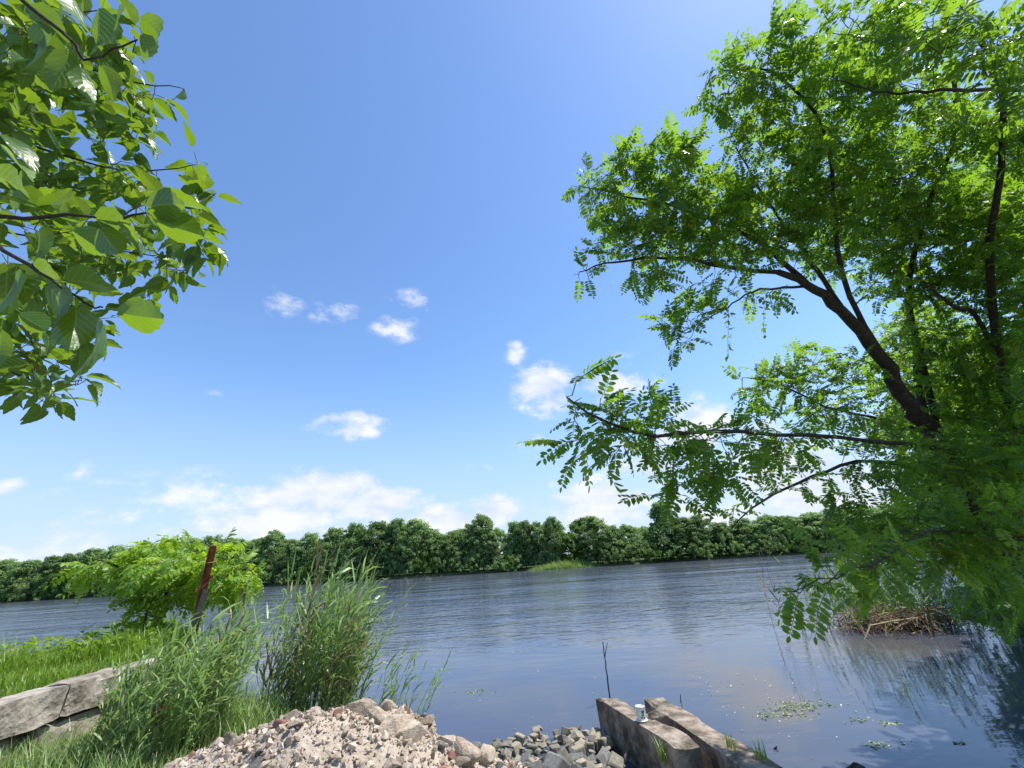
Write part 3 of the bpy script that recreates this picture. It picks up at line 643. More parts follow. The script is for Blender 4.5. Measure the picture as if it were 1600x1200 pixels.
def foliage(root, o0, tm, mat, T, Dv, Up, S, nobj, uv=False, part='leaf'):
    R = frames(Dv, Up) * S[:, None, None]; ids = rng.integers(0, len(tm), len(T))
    pj = proj(T + R[:, :, 0] * .5); inn = (pj[:, 2] > .15) & (pj[:, 0] > -40) & (pj[:, 0] < 1640) & (pj[:, 1] > -40) & (pj[:, 1] < 1240)
    size = np.where(inn, S / np.maximum(pj[:, 2], .1), 0); top = np.zeros(len(T), bool); top[np.argsort(-size)[:nobj]] = True; top &= size > 0
    mes = [mesh_np(part, t[0], t[1], mat, uv=(t[2] if uv else None)) for t in tm]
    for i in np.where(top)[0]: link(part, mes[ids[i]], root, mat4(R[i], T[i] - o0))
    r = ~top
    if r.any():
        V, Fa, rd, U = merge(tm, ids[r], R[r], T[r] - o0)
        tag(link('crown', mesh_np('crown', V, Fa, mat, rd, uv=U), root), kind='stuff')
def twigs(root, o0, paths, r0, r1, mat):
    V, Fa = tubes([(P - o0, np.linspace(r0 * min(1.6, .5 + np.linalg.norm(P[-1] - P[0])), r1, len(P))) for P in paths], 4)
    tag(link('twigs', mesh_np('twigs', V, Fa, mat), root), kind='stuff')
def limb(root, o0, name, pts, r, mat, n=18, wob=.015, sides=9):
    P = smooth_path(pts, n, wob); V, Fa = tubes([(P - o0, np.interp(np.linspace(0, 1, n), np.linspace(0, 1, len(r)), r))], sides)
    link(name, mesh_np(name, V, Fa, mat, smooth=True), root); return P
def blob_targets(blobs, per):
    out = []
    for b in blobs:
        x, y, rx, ry, d = b[:5]; dens = b[5] if len(b) > 5 else 1.0
        n = max(2, int(per * dens * rx * ry * (d / F) ** 2)); 
        for _ in range(n):
            while True:
                q = rng.uniform(-1, 1, 3)
                if q @ q <= 1: break
            out.append(atd(x + rx * q[0], y + ry * q[1], max(.5, d + q[2] * max(rx, ry) * d / F * .8)))
    return np.array(out)

# ------------------------------------------------------------------ big locust on the right
def build_locust():
    base = np.array([9.1, 7.6, .25]); h = empty('locust_tree', base, 'large leaning locust tree with feathery leaves overhanging the river', 'tree')
    q = atd; SK = []
    def lb(name, pts, r, **k): SK.append(limb(h, base, name, pts, r, M_bark, **k))
    fork = q(1468, 690, 5.5)
    lb('trunk', [base - [0, 0, .3], q(1570, 880, 6.6), fork, q(1425, 640, 5.2), q(1380, 565, 5.0), q(1320, 490, 4.8), q(1262, 447, 4.6), q(1215, 425, 4.5)], [.15, .13, .105, .09, .075, .058, .042, .03], n=30, sides=12)
    for nm, pts, r in [
        ('branch', [q(1215, 425, 4.5), q(1150, 420, 4.3), q(1075, 405, 4.1), q(1000, 405, 3.9), q(950, 410, 3.8), q(905, 425, 3.75)], [.045, .03, .018, .008]),
        ('branch', [q(1262, 447, 4.6), q(1215, 400, 4.5), q(1170, 370, 4.3), q(1080, 330, 4.1), q(990, 310, 3.9), q(905, 290, 3.8)], [.055, .04, .022, .007]),
        ('branch', [q(1320, 490, 4.8), q(1275, 420, 4.7), q(1240, 370, 4.6), q(1190, 300, 4.4), q(1150, 230, 4.1)], [.05, .04, .025, .01]),
        ('branch', [q(1400, 590, 5.1), q(1330, 470, 4.8), q(1305, 360, 4.5), q(1298, 250, 4.2), q(1270, 170, 4.0), q(1200, 110, 3.7), q(1130, 110, 3.6)], [.055, .045, .03, .02, .008]),
        ('branch', [fork, q(1435, 540, 5.6), q(1420, 450, 5.4), q(1450, 320, 5), q(1490, 220, 4.6), q(1488, 100, 4.2), q(1470, 0, 4.0)], [.07, .06, .05, .035, .02]),
        ('branch', [q(1500, 740, 5.7), q(1440, 620, 6.0), q(1425, 480, 6.2), q(1400, 350, 6.0), q(1360, 200, 5.6)], [.09, .08, .06, .03]),
        ('branch', [q(1560, 850, 6.4), q(1500, 720, 5.2), q(1370, 690, 4.2), q(1250, 680, 3.6), q(1120, 672, 3.0), q(1020, 680, 2.65), q(930, 650, 2.4), q(885, 620, 2.3)], [.055, .04, .03, .024, .016, .006]),
        ('branch', [q(1500, 740, 5.6), q(1360, 720, 4.6), q(1260, 750, 4.1), q(1180, 790, 3.8), q(1140, 830, 3.7)], [.04, .03, .018, .005]),
        ('branch', [q(1575, 890, 6.5), q(1530, 840, 4.5), q(1460, 830, 3.2), q(1380, 872, 2.5), q(1290, 905, 2.1), q(1225, 925, 1.95)], [.04, .02, .01, .006, .003]),
        ('branch', [q(1590, 900, 6.4), q(1590, 740, 5.5), q(1560, 560, 5), q(1545, 400, 4.6), q(1565, 250, 4.2), q(1560, 120, 3.8), q(1500, 30, 3.2)], [.09, .08, .06, .04, .015]),
        ('branch', [q(1590, 620, 5.2), q(1530, 500, 4.9), q(1490, 478, 4.8), q(1440, 440, 4.9)], [.05, .042, .035, .015]),
        ('branch', [q(1500, 700, 5.6), q(1400, 660, 5.3), q(1300, 640, 4.9), q(1220, 600, 4.6), q(1160, 590, 4.4)], [.04, .03, .018, .005]),
        ('branch', [q(1262, 447, 4.6), q(1180, 455, 4.4), q(1120, 490, 4.2), q(1060, 520, 4.05)], [.03, .018, .01, .004]),
        ('branch', [q(1620, 140, 3.6), q(1500, 140, 3.2), q(1380, 145, 3.4), q(1300, 120, 3.5)], [.03, .022, .014, .006])]:
        lb(nm, pts, [v * .58 for v in r], wob=.007)
    B = [(930, 290, 42, 25, 3.8), (985, 265, 50, 38, 3.8), (1050, 250, 50, 45, 3.9), (1010, 320, 80, 45, 3.9, 1.2), (1095, 310, 80, 60, 4.1, 1.2), (950, 365, 45, 45, 3.85, .8), (912, 422, 28, 20, 3.75), (1030, 375, 70, 40, 4, 1.1), (1015, 432, 40, 22, 3.9, 1.1),
         (1130, 385, 80, 40, 4.3, 1.3), (1185, 330, 80, 60, 4.4, 1.2), (1060, 510, 38, 40, 4.05, .9), (1120, 455, 60, 25, 4.3, .55), (1185, 465, 50, 18, 4.4, .4), (1110, 480, 40, 20, 4.2, .5),
         (1150, 120, 52, 45, 3.65), (1115, 165, 28, 22, 3.6), (1235, 50, 45, 50, 3.6), (1210, 130, 60, 55, 3.8), (1160, 200, 45, 45, 3.9, .8), (1240, 220, 70, 60, 4.1, .9), (1310, 120, 70, 60, 4.0), (1330, 220, 70, 70, 4.5), (1290, 310, 80, 60, 4.5, 1.2), (1240, 370, 60, 40, 4.6, .8),
         (1310, 30, 40, 30, 3.2, .8), (1400, 45, 80, 50, 3.1), (1500, 50, 80, 50, 2.6), (1580, 90, 50, 70, 2.6), (1400, 150, 80, 50, 3.8, .8), (1420, 250, 80, 60, 4.8), (1500, 190, 60, 60, 4.4, .8), (1580, 220, 50, 60, 4.2, .8), (1380, 340, 90, 70, 5.0, 1.2), (1480, 340, 80, 70, 5.1, 1.1), (1570, 360, 60, 80, 4.8),
         (1300, 400, 40, 40, 4.8, .8), (1400, 430, 60, 50, 5.3), (1490, 440, 60, 50, 5.2), (1570, 480, 50, 60, 5.0), (1450, 520, 70, 50, 5.6, .8), (1540, 560, 60, 60, 5.2, 1.1), (1500, 620, 60, 50, 5.4), (1580, 660, 50, 70, 5.0, 1.2), (1390, 600, 40, 60, 5.6, .5), (1330, 590, 40, 40, 5.0, .6),
         (1270, 575, 45, 40, 4.8, .9), (1210, 600, 55, 35, 4.6, 1), (1290, 640, 60, 30, 4.8, .8), (1180, 640, 35, 20, 4.3, .6), (1370, 670, 50, 30, 4.8, .7),
         (900, 605, 32, 22, 2.35), (955, 630, 40, 32, 2.45), (905, 685, 38, 38, 2.4), (965, 690, 45, 45, 2.5, 1.1), (1035, 650, 45, 32, 2.7), (1055, 695, 50, 30, 2.8, 1.2), (1050, 755, 45, 30, 2.85, 1.1), (1120, 700, 50, 38, 3.0, 1.4), (1000, 660, 60, 40, 2.6, 1.2), (1115, 755, 50, 28, 3.1, 1.1), (1180, 680, 45, 30, 3.4, .9), (1200, 720, 50, 32, 3.6, .7), (1260, 690, 45, 30, 3.8, .6), (1150, 800, 32, 18, 3.75, .6), (1250, 750, 50, 25, 4, .4), (1310, 775, 40, 22, 4.2, .6), (1340, 720, 40, 30, 4.4, .5),
         (1400, 740, 50, 35, 4.2, 1), (1480, 720, 60, 50, 4.6, 1.1), (1560, 740, 60, 50, 4.2, 1.1), (1330, 815, 50, 24, 4, .8), (1420, 810, 60, 40, 3.6, 1.1), (1500, 820, 70, 50, 3.6, 1.1), (1580, 820, 50, 60, 3.2, 1.1), (1300, 850, 50, 24, 3, .6), (1390, 860, 55, 32, 2.7, .9), (1290, 900, 45, 30, 2.2, 1.3), (1250, 915, 38, 22, 2.05, 1.4), (1380, 890, 45, 30, 2.5, 1.2), (1340, 895, 40, 26, 2.4, .8), (1470, 880, 60, 30, 3.6, .8), (1560, 900, 60, 40, 4.0, 1.0), (1580, 960, 40, 30, 5, .8),
         (1500, 700, 110, 110, 7.4, .8), (1570, 850, 80, 110, 7.6, .9), (1540, 940, 60, 40, 6.5, .8), (1450, 560, 100, 90, 7.2, .4), (1560, 300, 80, 160, 6.6, .4), (1640, 500, 70, 300, 5.6, .5), (1650, 150, 60, 150, 4, .4)]
    T = blob_targets(B, 560)
    paths = grow(SK, T)
    twigs(h, base, paths, .006, .0018, M_twig)
    tp = leaves_on(paths, .42, .068, .22, .3, 1.0, .35, .04)
    foliage(h, base, LOC, M_locust, *tp, 300)
    # thin creeper hanging from the lower branch
    for x0, y0, y1, dp in ((1140, 478, 560, 4.3), (1196, 462, 522, 4.4)):
        P = smooth_path([q(x0, y0, dp), q(x0 - 3, (y0 + y1) / 2, dp), q(x0 - 2, y1, dp)], 12, .006); o = empty('creeper', P[0], 'thin leafy creeper strand hanging from the locust branch', 'creeper', 'creeper strands on the locust')
        V, Fa = tubes([(P - P[0], np.full(12, .002))], 4); link('strand', mesh_np('strand', V, Fa, M_twig), o); a = leaves_on([P], 9, .028, .05, .5, .5, .1, -.3); foliage(o, P[0], MUL, M_locust, *a, 60, uv=True)
    # dense shrub on the bank under it
    c = np.array([9.4, 8.7, .3]); s = empty('bank_shrub', c, 'dense shady shrub on the bank under the leaning locust', 'shrub')
    B = [(1570, 900, 60, 50, 7.8), (1600, 960, 50, 50, 7.6), (1530, 930, 36, 40, 8.2, .8), (1640, 860, 60, 90, 7.6), (1560, 830, 50, 40, 8.0, .7)]
    st = smooth_path([c, c + [-.3, .2, .7], c + [-.8, .3, 1.5]], 8); T = blob_targets(B, 42); paths = grow([st], T, .05)
    V, Fa = tubes([(st - c, np.linspace(.04, .012, 8))], 6); link('stem', mesh_np('stem', V, Fa, M_bark), s)
    twigs(s, c, paths, .007, .002, M_twig); a = leaves_on(paths, .4, .07, .13, .4, .8); foliage(s, c, MUL, M_locust, *a, 150, uv=True)
build_locust()

# ------------------------------------------------------------------ mulberry branches on the left
def build_mulberry():
    base = np.array([-3.0, .9, .85]); h = empty('mulberry_tree', base, 'mulberry tree with broad toothed leaves reaching over the bank', 'tree'); q = atd; SK = []
    cr = np.array([-2.75, 1.15, 2.35])
    def lb(name, pts, r, **k): SK.append(limb(h, base, name, pts, r, M_bark, **k))
    lb('trunk', [base - [0, 0, .4], base + [.05, .05, .6], cr, cr + [-.1, .2, .9]], [.12, .1, .08, .05], sides=10, wob=.01)
    for pts, r in [
        ([cr + [-.05, .1, .3], q(-120, 350, 1.25), q(0, 340, 1.02), q(110, 340, .95), q(205, 336, .92), q(228, 333, .9)], [.022, .012, .006, .0035]),
        ([cr + [-.1, .2, .7], q(-140, 190, 2.2), q(0, 213, 2.1), q(100, 243, 2.05), q(200, 268, 2.0), q(300, 258, 2.0)], [.028, .015, .009, .004]),
        ([cr + [-.1, .2, .9], q(-140, 40, 1.9), q(0, 85, 1.8), q(120, 100, 1.75), q(200, 128, 1.7), q(285, 138, 1.7)], [.025, .013, .007, .003]),
        ([cr + [-.1, .2, .9], q(-100, -60, 1.1), q(20, -10, 1.0), q(110, 60, .95), q(130, 92, .95), q(180, 80, .95), q(215, 62, .95)], [.02, .01, .005, .003]),
        ([cr, q(-140, 520, 1.9), q(0, 575, 1.8), q(60, 600, 1.75), q(95, 625, 1.75)], [.02, .011, .006, .003]),
        ([cr, q(-120, 330, 1.1), q(0, 392, .85), q(60, 425, .8), q(130, 470, .8), q(160, 480, .8)], [.018, .009, .005, .003]),
        ([cr, q(-140, 430, 2.4), q(0, 480, 2.3), q(90, 510, 2.2), q(170, 530, 2.1)], [.02, .012, .007, .003]),
        ([cr + [0, .1, .2], q(-150, 330, 2.6), q(0, 360, 2.5), q(150, 385, 2.4), q(250, 400, 2.3), q(315, 395, 2.3)], [.024, .013, .007, .003])]:
        lb('branch', pts, [v * .5 for v in r], wob=.003)
    B = [(40, 120, 70, 60, 1.9, 1.2), (150, 150, 60, 40, 1.8), (235, 150, 50, 22, 1.72, .8), (180, 190, 60, 40, 2.0, .9), (60, 210, 70, 50, 2.1, 1.1), (220, 225, 30, 30, 2.0, .6), (295, 255, 26, 20, 2.0, .8), (160, 275, 90, 28, 2.05, 1.2), (50, 290, 60, 40, 2.0, 1.2), (225, 290, 50, 20, 2.0, .8),
         (20, 40, 50, 50, 1.6, 1.2), (90, 60, 50, 40, 1.6, 1), (170, 110, 40, 26, 1.8), (280, 360, 40, 28, 2.2, .8), (225, 400, 55, 30, 2.3, .9), (315, 395, 20, 16, 2.3, .8), (130, 400, 80, 50, 2.4, .9), (50, 470, 60, 50, 2.3, .9), (130, 520, 50, 30, 2.2, .8), (60, 560, 55, 26, 2.0, .9), (30, 600, 40, 24, 1.8, .9), (85, 622, 34, 18, 1.75, 1.2), (40, 615, 36, 20, 1.75, 1.1), (200, 490, 35, 24, 2.1, .6), (240, 460, 25, 25, 2.2, .6),
         (-60, 300, 50, 250, 1.8, .7), (60, 340, 60, 40, 1.4, 1.3), (150, 350, 70, 30, 1.4, 1.2), (240, 330, 60, 30, 1.5, 1), (90, 440, 60, 40, 1.4, 1), (30, 520, 50, 40, 1.5, 1), (200, 70, 45, 35, 1.4, .9), (60, 60, 60, 50, 1.3, 1.2), (120, 20, 60, 30, 1.3, 1), (300, 310, 40, 24, 1.8, 1.2), (310, 380, 34, 30, 1.9, 1), (270, 430, 40, 24, 2.0, .9), (90, 590, 50, 30, 1.6, 1), (40, 180, 60, 40, 1.5, 1.1)]
    T = blob_targets(B, 1500)
    paths = grow(SK, T, .03); twigs(h, base, paths, .003, .0012, M_twig)
    a = leaves_on(paths, .22, .04, .088, .3, .8, .5, -.25)
    # larger leaves on the nearest shoots, set along them
    near = []
    for x, y, d, dx, dy, s in [(135, 338, .93, 1, .55, .13), (215, 330, .9, 1, .12, .135), (225, 335, .9, .9, .5, .125), (150, 342, .94, .6, .9, .12), (60, 340, 1.0, .7, .9, .12), (100, 345, .97, .9, .8, .12), (20, 342, 1.0, .3, -1, .11), (60, 336, 1, .7, -.6, .1), (170, 345, .92, 1, .8, .12), (235, 318, .9, 1, -.1, .12),
                               (60, 425, .8, .8, .9, .13), (110, 458, .8, .6, 1, .13), (150, 478, .8, .5, 1, .13), (160, 480, .8, 1, .15, .13), (25, 400, .84, .1, 1, .13), (40, 410, .83, 1, .3, .11), (85, 440, .8, 1, .05, .11), (10, 392, .85, -.2, 1, .12), (0, 395, .86, .5, .9, .12),
                               (120, -10, .95, .2, 1, .12), (160, -5, .95, .15, 1, .12), (185, 0, .95, .35, 1, .125), (205, 15, .95, .5, 1, .12), (215, 40, .95, .6, 1, .1), (110, 62, .95, -.3, 1, .12), (125, 90, .95, -.05, 1, .1), (60, 20, 1, .4, .9, .12), (30, 0, 1, .6, .8, .12), (90, 40, .97, -.5, .9, .11), (150, 90, .95, .5, 1, .09),
                               (0, 230, 1.1, .8, .6, .13), (-20, 270, 1.0, .9, .5, .14), (-10, 200, 1.1, .8, .9, .13), (10, 300, 1.0, .8, .3, .12), (0, 500, 1.0, .3, 1, .12), (20, 480, 1.1, .8, .5, .11)]:
        p = atd(x, y, d); near.append((p, norm(atd(x + dx * 10, y + dy * 10, d) - p), s))
    nT = np.array([p for p, _, _ in near]); nD = np.array([v for _, v, _ in near]) + rng.normal(size=(len(near), 3)) * .16; nS = np.array([s for *_, s in near]) * .9
    view = norm(EYE - nT); nU = np.array([0, 0, .55]) - view * .35 + rng.normal(size=(len(near), 3)) * .3
    foliage(h, base, MUL, M_mulberry, np.concatenate([a[0], nT]), np.concatenate([a[1], nD]), np.concatenate([a[2], nU]), np.concatenate([a[3], nS]), 300, uv=True)
build_mulberry()

# ------------------------------------------------------------------ young tree by the post
def build_sapling():
    D = 8.2; q = lambda x, y, d=D: atd(x, y, d)
    g = q(235, 1000); base = np.array([g[0], g[1], ground_h(g[0:1], g[1:2])[0] - .05]); h = empty('young_tree', base, 'low young tree with bright drooping feathery crown behind the rusty post', 'tree'); SK = []
    for nm, pts, r in [('trunk', [base, q(250, 960), q(262, 925), q(270, 890)], [.07, .05, .04, .03]), ('branch', [q(255, 945), q(215, 905), q(170, 880, 8.0), q(145, 875, 7.9)], [.03, .02, .008]), ('branch', [q(262, 920), q(310, 890, 8.0), q(360, 885, 7.9), q(395, 895, 7.8)], [.03, .02, .008]),
                       ('branch', [q(265, 915), q(300, 915, 7.5), q(340, 910, 7.2)], [.02, .012, .006]), ('branch', [q(262, 920), q(230, 880, 8.6), q(215, 865, 8.8)], [.025, .015, .008]), ('branch', [q(265, 915), q(300, 870, 8.5), q(320, 860, 8.7)], [.025, .015, .008])]:
        SK.append(limb(h, base, nm, pts, r, M_bark, n=10))
    B = [(150, 890, 24, 16, 7.9), (190, 875, 40, 18, 8.0), (240, 862, 45, 18, 8.2), (290, 858, 45, 16, 8.2), (345, 868, 45, 18, 8.1), (385, 892, 26, 24, 7.9), (330, 900, 45, 26, 7.6), (270, 890, 60, 26, 8.0), (210, 905, 45, 20, 8.0, .9), (360, 920, 30, 14, 7.8, .8), (300, 920, 40, 20, 8.2, .9), (240, 930, 30, 22, 8.0, 1), (260, 880, 60, 20, 7.3, .8), (330, 925, 30, 20, 8.3, .8)]
    T = blob_targets(B, 165); paths = grow(SK, T, .1); twigs(h, base, paths, .008, .003, M_twig)
    a = leaves_on(paths, .3, .1, .42, .18, 1.0, .5, -.12); foliage(h, base, SAP, M_sapling, *a, 300)
    # leafy scrub at its foot
    c = q(225, 985, 7.6); c[2] = ground_h(c[0:1], c[1:2])[0]; s = empty('leafy_shrub', c, 'small leafy shrub at the foot of the young tree', 'shrub')
    B = [(215, 965, 30, 24, 7.7), (235, 935, 28, 24, 7.6), (225, 905, 22, 16, 7.5, .7), (200, 985, 24, 14, 7.6), (250, 975, 26, 20, 7.6), (270, 955, 20, 16, 7.5, .7)]
    st = smooth_path([c, q(230, 955, 7.7), q(240, 935, 7.8)], 8); T = blob_targets(B, 160); paths = grow([st], T, .05)
    V, Fa = tubes([(st - c, np.linspace(.025, .01, 8))], 6); link('stem', mesh_np('stem', V, Fa, M_bark), s)
    twigs(s, c, paths, .005, .002, M_twig); a = leaves_on(paths, .3, .06, .11, .4, .8); foliage(s, c, MUL, M_sapling, *a, 120, uv=True)
build_sapling()

# ------------------------------------------------------------------ reeds
def reed_tmpl(seed, leaves=11, bend=.18):
    r = np.random.default_rng(seed); V, Fa = [], []
    def pos(t): return np.array([bend * t * t, .03 * math.sin(2 * t + seed), t * (1 - .08 * bend * t)])
    ts = np.linspace(0, 1, 7)
    for i, t in enumerate(ts):
        for a in (0, 2.1, 4.2): V.append(pos(t) + .0048 * (1.15 - t) * np.array([math.cos(a), math.sin(a), 0]))
    for i in range(6):
        for a in range(3): Fa.append([i * 3 + a, i * 3 + (a + 1) % 3, i * 3 + 3 + (a + 1) % 3, i * 3 + 3 + a])
    for i in range(leaves):
        t = .18 + .82 * (i + r.random() * .6) / leaves; az = (0 if i % 2 else math.pi) + r.normal() * .7; az = az if math.cos(az) > -.2 or r.random() < .45 else az + math.pi
        L = r.uniform(.2, .34) * (1.1 - .45 * abs(t - .6)); W = r.uniform(.015, .028); el = r.uniform(.7, 1.25) if t < .95 else 1.4
        d = np.array([math.cos(az) * math.cos(el), math.sin(az) * math.cos(el), math.sin(el)]); p = pos(min(t, 1)); s = norm(np.cross(d, [0, 0, 1.]) + r.normal(size=3) * .2); k = len(V); g = r.uniform(.25, 1.0)
        for u, w in ((0, .5), (.3, 1), (.65, .75), (1, .05)):
            c = p + d * L * u + np.array([.5 * g * L * u * u * .4, 0, -g * L * u * u * .6])
            V.append(c + s * W * w * .5); V.append(c - s * W * w * .5)
        for u in range(3): Fa.append([k + 2 * u, k + 2 * u + 1, k + 2 * u + 3, k + 2 * u + 2])
    return np.array(V), np.array(Fa)
REED = [reed_tmpl(s, 10 + s % 4, .08 + .07 * (s % 4)) for s in range(12)]
REED_ME = [mesh_np('reed', V, Fa, M_reed) for V, Fa in REED]; REED_DRY = [mesh_np('reed', V, Fa, M_dead) for V, Fa in REED[:4]]
def reed_clump(pts, hts, label, group=None, lean=.1, tilt=.13, name='reed_clump'):
    c = pts.mean(0); o = empty(name, c, label, 'reeds', group)
    for p, s in zip(pts, hts):
        if rng.random() < .3: s = s * rng.uniform(.4, .75)
        R = np.array(Matrix.Rotation(lean + rng.normal() * tilt, 3, 'Y') @ Matrix.Rotation(rng.normal() * tilt, 3, 'X') @ Matrix.Rotation(rng.normal() * .5, 3, 'Z')) * s
        R[:, :2] *= min(1.25, 1.0 / max(.7, s)) ** .5
        link('reed', REED_DRY[rng.integers(4)] if rng.random() < .06 else REED_ME[rng.integers(12)], o, mat4(R, p - c))
    return o
def build_reeds():
    def pts_in(poly, n):
        P = np.array(poly); out = []
        while len(out) < n:
            p = rng.uniform(P.min(0), P.max(0)); 
            if sdf(P, p[0:1], p[1:2])[0] > 0: out.append(p)
        p = np.array(out); return np.column_stack([p, np.maximum(ground_h(p[:, 0], p[:, 1]), -.25) - .03])
    p = pts_in([(-4.25, 4.75), (-3.5, 4.3), (-3.0, 4.7), (-3.3, 5.3), (-3.8, 6.0), (-4.55, 6.3), (-4.5, 5.6)], 290)
    reed_clump(p, np.clip(rng.normal(1.12, .14, len(p)), .6, 1.36) * np.interp(p[:, 0], [-4.5, -3.5], [.62, 1.0]), 'dense windblown green reed clump between the wall and the rubble heap', lean=.1)
    p = pts_in([(-4.85, 6.3), (-4.1, 6.2), (-4.4, 7.0), (-5.2, 7.4)], 80)
    reed_clump(p, np.clip(rng.normal(.8, .12, len(p)), .5, 1.0), 'green reed fringe around the base of the rusty post', lean=.2)
    b = atz(490, 1115, .05); p = pts_in([(-3.6, 6.45), (-3.0, 5.9), (-2.45, 5.7), (-2.2, 6.0), (-2.3, 6.5), (-2.75, 7.1), (-3.55, 7.1)], 230)
    reed_clump(p, np.clip(rng.normal(1.55, .24, len(p)), .8, 2.0) * np.clip(1.06 - .35 * np.abs(p[:, 0] + 2.9), .6, 1.05), 'tall upright green reed clump in the water behind the rubble heap', lean=.05)
    p = pts_in([(-2.05, 6.2), (-1.5, 6.0), (-1.45, 6.6), (-1.95, 7.0)], 20)
    reed_clump(p, rng.uniform(.7, 1.15, len(p)), 'few sparse thin reeds standing in open water', lean=.08)
    # tussock on the right
    c0 = atz(1405, 985, 0)
    p = c0 + np.column_stack([rng.normal(size=230) * 1.0 + .7, rng.normal(size=230) * .6 + .9, np.zeros(230) - .1]); o = reed_clump(p, rng.uniform(.9, 1.8, 230), 'reed tussock with a skirt of brown dead stalks in the water', lean=-.05, tilt=.16, name='reed_tussock')
    c = np.array(o.location); paths = []
    for _ in range(260):
        s = c0 + np.array([rng.normal() * .8 + .3, rng.normal() * .4 + .45, -.05]); d = np.array([rng.normal() * .55 - .1, rng.normal() * .35 - .2, 1.0]); L = rng.uniform(.4, 1.1); g = rng.uniform(.3, 1.2)
        P = np.array([s + d * L * u + np.array([d[0] * .6, -.3, -.9]) * g * L * u * u for u in np.linspace(0, 1, 6)]); P[:, 2] = np.maximum(P[:, 2], -.06); paths.append((P - c, np.linspace(.006, .002, 6)))
    for _ in range(330):
        a = rng.uniform(0, 6.28); r0 = rng.random() ** .6; s = c0 + np.array([math.cos(a) * r0 * 1.15 + .25, math.sin(a) * r0 * .5 + .25, rng.uniform(.0, .34)]); d = norm(np.array([rng.normal(), rng.normal() * .6 - .3, rng.normal() * .35 - .12])); L = rng.uniform(.3, 1.0)
        e = s + d * L; e[2] = max(e[2], -.05); m = (s + e) / 2 + np.array([0, 0, rng.uniform(.02, .18)])
        paths.append((smooth_path([s, m, e], 6) - c, np.linspace(.007, .003, 6)))
    V, Fa = tubes(paths, 4); tag(link('dead_stalks', mesh_np('dead_stalks', V, Fa, M_dead, rnd=np.repeat(rng.random(len(paths)), 24)), o), kind='stuff')
    # peat base of the tussock
    V, Fa = hull_rock(91, 26, (2.0, 1.1, .5), .05); link('root_mat', mesh_np('root_mat', V * 1.0 + (c0 + [.25, .45, .02] - c), Fa, M_black), o)
    # bare fallen twigs
    for pl in ([(1340, 985), (1420, 965), (1470, 975), (1515, 1000)], [(1390, 1000), (1440, 985), (1500, 978)], [(1440, 950), (1500, 955), (1560, 990)]):
        d = proj(c0)[0, 2] - .5; P = smooth_path([atd(x, y, d + .25 * k) for k, (x, y) in enumerate(pl)], 10, .02); P[0, 2] = -.1
        V, Fa = tubes([(P - c, np.linspace(.016, .005, 10))], 5); link('dead_branch', mesh_np('dead_branch', V, Fa, M_dead), o)
build_reeds()

# ------------------------------------------------------------------ grass on the bank
def blades(n, xy, hgt, wid):
    x, y = xy; z = ground_h(x, y) - .01; az = rng.uniform(0, 6.28, n); h = hgt; ln = h * rng.uniform(.15, .7, n); lean = np.stack([np.cos(az), np.sin(az), 0 * az], 1); sd = np.stack([-np.sin(az), np.cos(az), 0 * az], 1)
    b = np.stack([x, y, z], 1); up = np.array([0, 0, 1.]); w = wid[:, None]
    m = b + lean * (ln * .3)[:, None] + up * (h * .6)[:, None]; t = b + lean * ln[:, None] + up * (h * .95)[:, None]
    V = np.stack([b - sd * w * .5, b + sd * w * .5, m + sd * w * .42, m - sd * w * .42, t + sd * w * .06, t - sd * w * .06], 1).reshape(-1, 3)
    k = np.arange(n)[:, None] * 6; Fa = np.concatenate([k + np.array([[0, 1, 2, 3]]), k + np.array([[3, 2, 4, 5]])]); return V, Fa, np.repeat(rng.random(n), 6)
